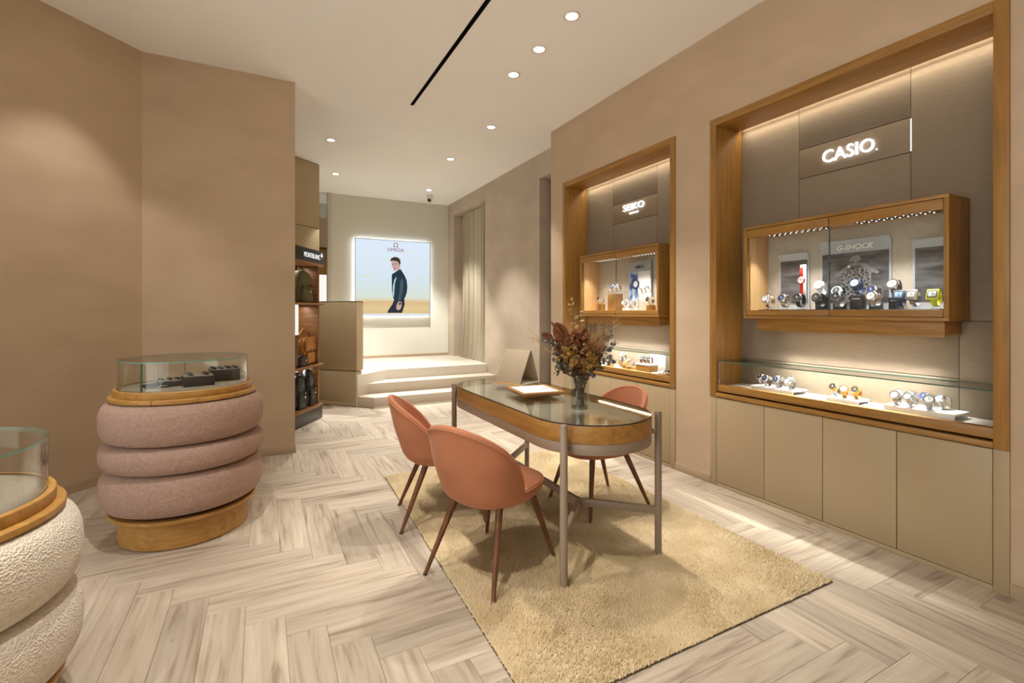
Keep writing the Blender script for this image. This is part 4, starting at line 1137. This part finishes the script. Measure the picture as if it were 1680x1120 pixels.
M['violet'] = plain('violet_ink', (.30, .06, .25), .6)
for k, (x, y) in enumerate(((3.11, 1.865), (3.08, 1.83), (3.16, 1.80), (3.09, 1.77), (3.08, 1.70), (3.09, 1.62), (3.08, 1.57), (3.12, 1.50), (3.09, 1.46))):
    a = thing('price_tag', f'tiny white price tag with violet marks on the larger counter, {ORD[k]} from left', 'price tag', (x, y, ZC), R(random.uniform(-30, 30)), 'price tags on the larger counter')
    MB().box(-.009, .009, -.016, .016, .0003, .0022).obj('card', M['paper'], a)
    MB().box(-.004, .004, -.010, .002, .0023, .0028).obj('mark', M['violet'], a)

# smaller case: backdrop with lettering and blue watch picture, oak blocks
SXc = CX; dS = NY[1][0] - NY[0][0]
GS = 'watches in the smaller wall case'
t = thing('backdrop_sign', 'pale backdrop sign with a blue watch photograph in the smaller wall case', 'sign', (SXc + .205, 3.39, ZF), 0, 'silver backdrop signs')
MB().box(-.006, .006, 0, .31, .0003, .485).obj('frame', M['silver_frame'], t, .003)
M['pale_print'] = plain('pale_print', (.60, .58, .55), .5)
MB().box(-.0085, -.0065, .012, .175, .17, .385).obj('print_pale', M['pale_print'], t)
M['blue_print'] = noisy('blue_water_print', (.03, .08, .28), (.55, .66, .80), 14, .4, contrast=(.4, .62))
MB().box(-.0085, -.0065, .1755, .30, .10, .385).obj('print_blue', M['blue_print'], t)
wm = MB().lathe([(.030, 0), (.052, 0), (.050, .004), (.034, .004)], 32, closed=True).obj('print_bezel', M['d_navy'], t); wm.matrix_local = Matrix.Translation((-.0086, .205, .265)) @ FACE_NX
wm = MB().lathe([(0, 0), (.031, 0), (.031, .003), (0, .003)], 32).obj('print_dial', M['silver_dial'], t); wm.matrix_local = Matrix.Translation((-.0086, .205, .265)) @ FACE_NX
put_text('lettering', text_mesh('lettering', 'SEIKO', .115, .028, .0012, .03, 0, M['soft_black']), t, (-.0066, .15, .43), FACE_NX)
sb = [(3.98, .06, .05, .075, 0, 'oak_z', 'low oak block at the left in the smaller wall case', ('steel', 'black', 'steel'), 'round steel watch on the left oak block'),
      (3.82, .10, .11, .175, .05, 'oak_z', 'tall oak block left of centre in the smaller wall case', None, ''),
      (3.60, .06, .05, .03, 0, 'white', 'low white block in the middle of the smaller wall case', ('steel', 'silver_dial', 'white_resin'), 'pale watch on the low white block'),
      (3.50, .06, .05, .03, .02, 'white', 'second low white block right of the first in the smaller wall case', ('steel', 'silver_dial', 'white_resin'), 'pale watch on the second low white block'),
      (3.385, .10, .06, .17, .045, 'white', 'tall white block in front of the pale sign', None, ''),
      (3.265, .07, .05, .055, 0, 'oak_z', 'low oak block near the right end of the smaller wall case', ('steel', 'black', 'steel'), 'steel watch on the right oak block'),
      (3.165, .07, .06, .17, .05, 'oak_z', 'tall oak block at the right end of the smaller wall case', None, '')]
for y, bw, bd, bh, off, mt, lab, wt, wl_ in sb:
    block(lab, CX + .08 + off, y, bw, bd, bh, mt, group='display blocks in the smaller wall case')
    if wt:
        watch(wl_, (CX + .08 + off, y, ZF + bh + .001), FACE + R(random.uniform(-12, 12)), *wt, GS, 1.15, False, 15)
pt = bx('acrylic_shelf', M['acrylic'], None, CX + .07, CX + .19, 3.73, 3.94, ZF + .1755, ZF + .190, .002)
tag(pt, 'clear acrylic shelf lying on the tall oak block in the smaller case', 'shelf')
for k, y in enumerate((3.905, 3.835, 3.765)):
    watch(f'steel watch on the acrylic shelf in the smaller case, {ORD[k]} from left', (CX + .13, y, ZF + .1905), FACE + R(10 * k - 15), 'steel', ['black', 'd_navy', 'silver_dial'][k], 'steel', GS, 1.1, False, 30)
for k, y in enumerate((3.41, 3.36)):
    watch(f'white watch on the tall white block, {["left", "right"][k]} of two', (CX + .125, y, ZF + .1705), FACE, 'steel', 'silver_dial', 'white_resin', GS, .95, False, 35)
# smaller counter
GS2 = 'watches on the counter of the smaller niche'
for k, (x, y, bw, h, lab, wl_, dcol) in enumerate(((3.10, 3.80, .06, .03, 'small oak block at the left of the smaller counter, hidden partly by flowers', 'steel watch on the oak block nearest the flowers', 'black'),
      (3.19, 3.70, .08, .07, 'taller oak block behind the flowers on the smaller counter', 'steel watch on the taller oak block behind the flowers', 'silver_dial'),
      (3.11, 3.58, .06, .03, 'low oak block left of centre on the smaller counter', 'steel watch on the low oak block left of centre', 'd_navy'),
      (3.10, 3.49, .06, .03, 'low oak block in the centre of the smaller counter', 'steel watch on the low oak block in the centre', 'silver_dial'))):
    block(lab, x, y, bw, .055, h, 'oak_y', z=ZC, group='oak blocks on the smaller counter')
    watch(wl_, (x, y, ZC + h + .001), FACE + R(10 - 9 * k), 'steel', dcol, 'steel', GS2, 1.1, False, 25)
block('wide oak block with a white top on the smaller counter', 3.15, 3.34, .18, .10, .055, 'oak_y', z=ZC, group='oak blocks on the smaller counter')
pt = bx('white_slab', M['white'], None, 3.095, 3.205, 3.245, 3.435, ZC + .0555, ZC + .070, .002); tag(pt, 'white slab on top of the wide oak block', 'slab')
for k, y in enumerate((3.40, 3.345, 3.29)):
    watch(f'steel watch with brown strap on the white slab, {ORD[k]} from left', (3.15, y, ZC + .0706), FACE + R(20 - 10 * k), 'steel', 'black', 'walnut', GS2, .95, False, 40)
bk = tag(bx('white_card', M['pale_print'], None, 3.245, 3.253, 3.20, 3.40, ZC + .0003, ZC + .16, .001), 'white standing card behind the wide oak block', 'card')
t = thing('sloping_watch_rest', 'sloping dark wood rest at the right end of the smaller counter', 'watch rest', (3.137, 3.03, ZC), 0)
MB().add([(-.07, -.085, .0003), (.07, -.085, .0003), (.07, .085, .0003), (-.07, .085, .0003), (-.07, -.085, .012), (.07, -.085, .045), (.07, .085, .045), (-.07, .085, .012)], [(0, 3, 2, 1), (4, 5, 6, 7), (0, 1, 5, 4), (1, 2, 6, 5), (2, 3, 7, 6), (3, 0, 4, 7)]).obj('body', M['walnut_x'], t, .002)
for k, y in enumerate((3.085, 3.045, 3.005)):
    a = thing('flat_watch', f'steel watch laid flat on the sloping rest, {ORD[k]} from left', 'watch', (3.137, y, ZC + .0295), 0, GS2); a.rotation_euler = (0, R(-13.3), 0)
    MB().box(-.075, .070, -.009, .009, .0005, .003).obj('strap', M['steel'], a, .001)
    MB().lathe([(0, .003), (.017, .003), (.017, .010), (0, .010)], 20).obj('case', M['steel_dark'], a)
    MB().lathe([(0, .0101), (.013, .0101), (.013, .011), (0, .011)], 20).obj('dial', M['black'], a)

# ================================================================== LIGHT BOX POSTER
PX0, PX1, PZ0, PZ1, PY = 1.488, 2.895, 1.218, 2.622, 8.955
t = thing('lightbox_poster', 'glowing light box poster of a man in a dark jacket on the back wall', 'poster', (PX0, PY, PZ0))
PWd, PHt = PX1 - PX0, PZ1 - PZ0
def poster_mat():
    m = bpy.data.materials.new('poster_print'); m.use_nodes = True; nt = m.node_tree; nt.nodes.remove(nt.nodes['Principled BSDF'])
    tc = nt.nodes.new('ShaderNodeTexCoord'); sp = nt.nodes.new('ShaderNodeSeparateXYZ'); nt.links.new(tc.outputs['Object'], sp.inputs[0])
    mr = nt.nodes.new('ShaderNodeMapRange'); mr.inputs['From Max'].default_value = PHt; nt.links.new(sp.outputs['Z'], mr.inputs['Value'])
    r = nt.nodes.new('ShaderNodeValToRGB'); els = r.color_ramp.elements
    els[0].position = 0; els[0].color = (.72, .50, .24, 1); els[1].position = 1; els[1].color = (.70, .80, .94, 1)
    for p_, c_ in ((.10, (.74, .58, .30)), (.17, (.70, .46, .24)), (.20, (.72, .62, .38)), (.24, (.68, .74, .66)), (.5, (.66, .77, .85)), (.8, (.70, .80, .90))):
        e = els.new(p_); e.color = (*c_, 1)
    nt.links.new(mr.outputs['Result'], r.inputs['Fac'])
    mp = nt.nodes.new('ShaderNodeMapping'); mp.inputs['Scale'].default_value = (1.2, 1, 7); nt.links.new(tc.outputs['Object'], mp.inputs['Vector'])
    n = nt.nodes.new('ShaderNodeTexNoise'); n.inputs['Scale'].default_value = 1.7; n.inputs['Detail'].default_value = 3; nt.links.new(mp.outputs['Vector'], n.inputs['Vector'])
    k = nt.nodes.new('ShaderNodeMapRange'); k.inputs['From Min'].default_value = .58; k.inputs['From Max'].default_value = .78; k.inputs['To Max'].default_value = .6
    nt.links.new(n.outputs['Fac'], k.inputs['Value'])
    mx = nt.nodes.new('ShaderNodeMix'); mx.data_type = 'RGBA'; mx.inputs['B'].default_value = (.78, .70, .36, 1)
    nt.links.new(k.outputs['Result'], mx.inputs['Factor']); nt.links.new(r.outputs['Color'], mx.inputs['A'])
    e = nt.nodes.new('ShaderNodeEmission'); e.inputs[1].default_value = .95
    nt.links.new(mx.outputs['Result'], e.inputs[0]); nt.links.new(e.outputs[0], nt.nodes['Material Output'].inputs[0])
    return m
MB().box(0, PWd, .0, .05, 0, PHt).obj('box', M['steel'], t, .002)
MB().box(.010, PWd - .010, -.003, .0, .030, PHt - .010).obj('print', poster_mat(), t)
MB().box(0, PWd, -.0045, -.0002, 0, .010).box(0, PWd, -.0045, -.0002, PHt - .008, PHt).box(0, .008, -.0045, -.0002, .01, PHt - .008).box(PWd - .008, PWd, -.0045, -.0002, .01, PHt - .008).obj('frame', plain('poster_frame', (.25, .30, .38), .3, .6), t)
MB().box(.012, PWd - .012, -.0025, -.0005, .0105, .0295).obj('lower_strip', emit('poster_strip', (.75, .85, 1), 1.1), t)
ha = MB()
ha.box(.02, PWd - .02, .052, .058, PHt - .03, PHt - .015).box(.02, PWd - .02, .052, .058, .015, .03).box(.015, .03, .052, .058, .03, PHt - .03).box(PWd - .03, PWd - .015, .052, .058, .03, PHt - .03)
ha.obj('halo_led', emit('halo_led', (.93, .97, 1), 15), t)
def e1(n_, c_, s=1): return emit(n_, c_, s)
cw_ = {'jacket': e1('print_jacket', (.022, .04, .05)), 'skin': e1('print_skin', (.55, .36, .32)), 'hair': e1('print_hair', (.045, .035, .03)), 'shirt': e1('print_shirt', (.36, .58, .70)), 'trouser': e1('print_trouser', (.03, .035, .05)), 'red': e1('print_red', (.24, .01, .06)), 'fold': e1('print_fold', (.06, .09, .11))}
def Q(x, y):   # print coordinates read from the photograph: x 148..958, y 140..965
    return ((x - 148) / 810 * PWd, (965 - y) / 805 * PHt)
def man(name, pts, col, lift=0): flat_print(name, [Q(*p) for p in pts], t, cw_[col], (0, -.0032 - lift, 0), FACE_NY, .0004)
man('print_trousers', [(478, 938), (500, 895), (535, 845), (560, 780), (665, 780), (668, 850), (655, 890), (640, 938)], 'trouser')
man('print_jacket', [(528, 545), (530, 525), (560, 505), (598, 478), (618, 463), (640, 490), (668, 535), (690, 585), (698, 650), (692, 715), (676, 765), (640, 815), (585, 825), (545, 785), (530, 700), (528, 600)], 'jacket', .0005)
man('print_shirt', [(582, 548), (556, 580), (540, 650), (538, 735), (552, 775), (556, 700), (562, 620)], 'shirt', .001)
man('print_sleeve', [(640, 560), (655, 600), (650, 700), (625, 800), (600, 815), (595, 800), (612, 700), (618, 600)], 'fold', .001)
man('print_face', [(527, 395), (526, 425), (536, 450), (545, 478), (560, 490), (585, 482), (612, 462), (622, 430), (615, 395), (570, 375), (535, 380)], 'skin', .001)
man('print_hair', [(512, 392), (520, 355), (560, 336), (600, 345), (620, 370), (624, 405), (612, 425), (604, 400), (590, 385), (560, 380), (535, 378)], 'hair', .0015)
man('print_eye', [(534, 415), (552, 412), (552, 418), (536, 421)], 'hair', .0015)
man('print_eye', [(565, 410), (585, 408), (584, 415), (566, 417)], 'hair', .0015)
man('print_mouth', [(548, 458), (570, 455), (568, 461), (550, 464)], 'hair', .0015)
man('print_hand', [(583, 840), (606, 814), (634, 822), (636, 862), (620, 900), (596, 912), (575, 892)], 'skin', .001)
man('print_watch', [(600, 835), (628, 828), (632, 846), (604, 853)], 'hair', .0015)
put_text('print_lettering', text_mesh('print_lettering', 'OMEGA', 180 / 810 * PWd, .062, .0006, 0.0, 0, cw_['red']), t, (Q(571, 255)[0], -.0032, Q(571, 262)[1]), FACE_NY)
om = MB(); cxo, cyo = Q(571, 208)
pts_o = []
for k in range(25):
    a = R(-52) + R(284) * k / 24; pts_o.append((cxo + .040 * math.cos(a), cyo + .042 * math.sin(a)))
pin = [(cxo + (p[0] - cxo) * .72, cyo + (p[1] - cyo) * .78) for p in pts_o]
flat_print('print_emblem', pts_o + pin[::-1], t, cw_['red'], (0, -.0032, 0), FACE_NY, .0005)
flat_print('print_emblem_foot', [(cxo - .046, cyo - .044), (cxo - .012, cyo - .044), (cxo - .012, cyo - .031), (cxo - .046, cyo - .031)], t, cw_['red'], (0, -.0032, 0), FACE_NY, .0005)
flat_print('print_emblem_foot', [(cxo + .012, cyo - .044), (cxo + .046, cyo - .044), (cxo + .046, cyo - .031), (cxo + .012, cyo - .031)], t, cw_['red'], (0, -.0032, 0), FACE_NY, .0005)

# ================================================================== BAG SHELF
ang = math.atan2(.863, .504)
UL = .78
org = (.658 - .504 * UL, 6.274 - .863 * UL)
sh = thing('bag_shelf', 'walnut bag shelf with black lettered header beside the partition', 'shelf unit', (org[0], org[1], 0), ang)
DPT = .44
MB().box(0, UL, 0, DPT, .0005, .150).obj('plinth', plain('charcoal_base', (.055, .048, .042), .35), sh, .004)
MB().box(-.005, UL + .005, -.006, DPT, .1505, .178).obj('shelf_board', M['walnut_x'], sh, .002)
MB().box(-.005, UL + .01, -.012, DPT, .640, .662).obj('shelf_board', M['walnut_x'], sh, .002)
MB().box(-.005, UL + .01, -.012, DPT, 1.372, 1.394).obj('shelf_board', M['walnut_x'], sh, .002)
MB().box(-.005, UL + .01, -.012, DPT, 1.838, 1.868).obj('shelf_board', M['walnut_x'], sh, .002)
for a, b_ in ((.1785, .6395), (.6625, 1.3715), (1.3945, 1.8375)):
    MB().box(UL - .055, UL - .02, .03, DPT - .02, a, b_).obj('side_panel', M['walnut_y'], sh, .001)
    MB().box(0, UL - .056, DPT - .018, DPT, a, b_).obj('back_panel', M['walnut_x'], sh, .001)
    MB().box(0, .02, .03, DPT - .02, a, b_).obj('side_panel', M['walnut_y'], sh, .001)
MB().box(-.005, UL + .012, -.014, DPT, 1.8685, 2.020).obj('header', M['black'], sh, .004)
put_text('header_lettering', text_mesh('header_lettering', 'MONTBLANC', .40, .056, .003, .0, 0, M['header_white']), sh, (UL * .62, -.0142, 1.942), FACE_NY)
pts_s = [((.030 if k % 2 == 0 else .016) * math.cos(2 * PI * k / 12 + PI / 2), (.030 if k % 2 == 0 else .016) * math.sin(2 * PI * k / 12 + PI / 2)) for k in range(12)]
flat_print('header_star', pts_s, sh, M['header_white'], (UL * .62 + .245, -.0142, 1.972), FACE_NY, .003)
MB().box(.19, .30, .06, .20, .6625, 1.03).obj('divider', M['walnut'], sh, .002)
MB().box(.195, .295, .055, .20, 1.031, 1.371).obj('light_panel', M['lightpanel'], sh, .002)
area('shelf_light', (UL * .6, .2, 1.83), .4, .02, .8, WARM, (0, 0, 0), sh); area('shelf_light', (UL * .6, .2, 1.36), .4, .02, 1.2, WARM, (0, 0, 0), sh); area('shelf_light', (UL * .6, .15, .63), .4, .02, .8, WARM, (0, 0, 0), sh)

def soft_box(w_, d_, h, rnd_=.35, taper=.85, nz=16, n=28):
    rows = []
    for i in range(nz + 1):
        t_ = i / nz; z = h * t_
        s_ = (1 - (1 - taper) * t_)
        e = 1.0
        if t_ < .1: e = .8 + .2 * math.sin(t_ / .1 * PI / 2)
        if t_ > .72: e = max(.02, math.sqrt(max(0, 1 - ((t_ - .72) / .28) ** 2.2)))
        row = []
        for k in range(n):
            a = 2 * PI * k / n; c_, s2 = math.cos(a), math.sin(a); ex = 4
            q = 1 / (abs(c_) ** ex + abs(s2) ** ex) ** (1 / ex)
            row.append((w_ / 2 * s_ * e * c_ * q, d_ / 2 * s_ * (.4 + .6 * e) * s2 * q, z))
        rows.append(row)
    mb = MB(); mb.grid(rows, wrap=True)
    mb.f.append(tuple(range(n - 1, -1, -1))); mb.mi.append(0); mb.f.append(tuple(nz * n + k for k in range(n))); mb.mi.append(0)
    return mb
def local(x, y, z): 
    c_, s_ = math.cos(ang), math.sin(ang); return (org[0] + x * c_ - y * s_, org[1] + x * s_ + y * c_, z)
def backpack(label, loc, rz, w_, d_, h, mat, metal):
    t = thing('backpack', label, 'backpack', loc, rz, 'bags on the shelf')
    soft_box(w_, d_, h).obj('body', mat, t)
    pk = soft_box(w_ * .74, d_ * .34, h * .46); pk.obj('front_pocket', mat, t, loc=(0, -d_ * .46, .004))
    MB().tube([(-w_ * .12, 0, h * .95), (-w_ * .10, 0, h * 1.06), (w_ * .10, 0, h * 1.06), (w_ * .12, 0, h * .95)], .009, 8).obj('handle', mat, t)
    for s_ in (-1, 1):
        MB().tube([(s_ * w_ * .22, d_ * .40, h * .85), (s_ * w_ * .26, d_ * .62, h * .6), (s_ * w_ * .28, d_ * .55, h * .2), (s_ * w_ * .25, d_ * .4, h * .08)], .012, 8, flat=.5).obj('shoulder_strap', mat, t)
        MB().tube([(s_ * w_ * .30, -d_ * .52, h * .10), (s_ * w_ * .30, -d_ * .56, h * .30), (s_ * w_ * .24, -d_ * .52, h * .55)], .006, 6).obj('zip', M['soft_black'], t)
    MB().lathe([(0, 0), (.012, 0), (.012, .004), (0, .005)], 16, Matrix.Translation((w_ * .12, -d_ * .64, h * .34)) @ Matrix.Rotation(R(90), 4, 'X')).obj('badge', metal, t)
    MB().tube([(w_ * .2, -d_ * .6, h * .48), (w_ * .2, -d_ * .62, h * .42)], .004, 6).obj('zip_puller', metal, t)
    return t
backpack('olive backpack on the upper board of the bag shelf', local(UL - .27, .14, 1.3945), ang - R(12), .29, .17, .385, M['olive_cloth'], M['steel'])
backpack('glossy black backpack at the front left of the lowest board', local(UL - .39, .13, .1785), ang - R(8), .22, .15, .395, M['black_leather'], M['steel'])
backpack('glossy black backpack at the right of the lowest board', local(UL - .165, .12, .1785), ang, .20, .15, .43, M['black_leather'], M['steel'])
t = thing('messenger_bag', 'tan leather messenger bag with flap on the middle board', 'bag', local(UL - .18, .135, .6625), ang, 'bags on the shelf')
soft_box(.24, .12, .33, taper=.95).obj('body', M['tan_leather'], t)
MB().box(-.122, .122, -.082, -.066, .17, .33).obj('flap', M['tan_leather'], t, .006)
MB().box(-.09, .09, -.088, -.064, .02, .15).obj('front_pocket', M['tan_leather'], t, .008)
MB().tube([(-.115, 0, .30), (-.14, .0, .36), (0, .02, .43), (.14, .0, .36), (.115, 0, .30)], .008, 8).obj('strap', M['tan_leather'], t)
MB().box(-.015, .015, -.092, -.083, .155, .18).obj('buckle', M['steel_dark'], t, .002)
t = thing('toiletry_bag', 'small black leather pouch in front of the tan bag', 'bag', local(UL - .39, .085, .6625), ang - R(5), 'bags on the shelf')
soft_box(.19, .10, .135, taper=.9).obj('body', M['black_leather'], t)
MB().tube([(-.08, 0, .125), (0, 0, .139), (.08, 0, .125)], .004, 6).obj('zip', M['steel_dark'], t)
MB().lathe([(0, 0), (.009, 0), (.009, .004), (0, .005)], 16, Matrix.Translation((.03, -.054, .07)) @ Matrix.Rotation(R(90), 4, 'X')).obj('badge', M['steel'], t)
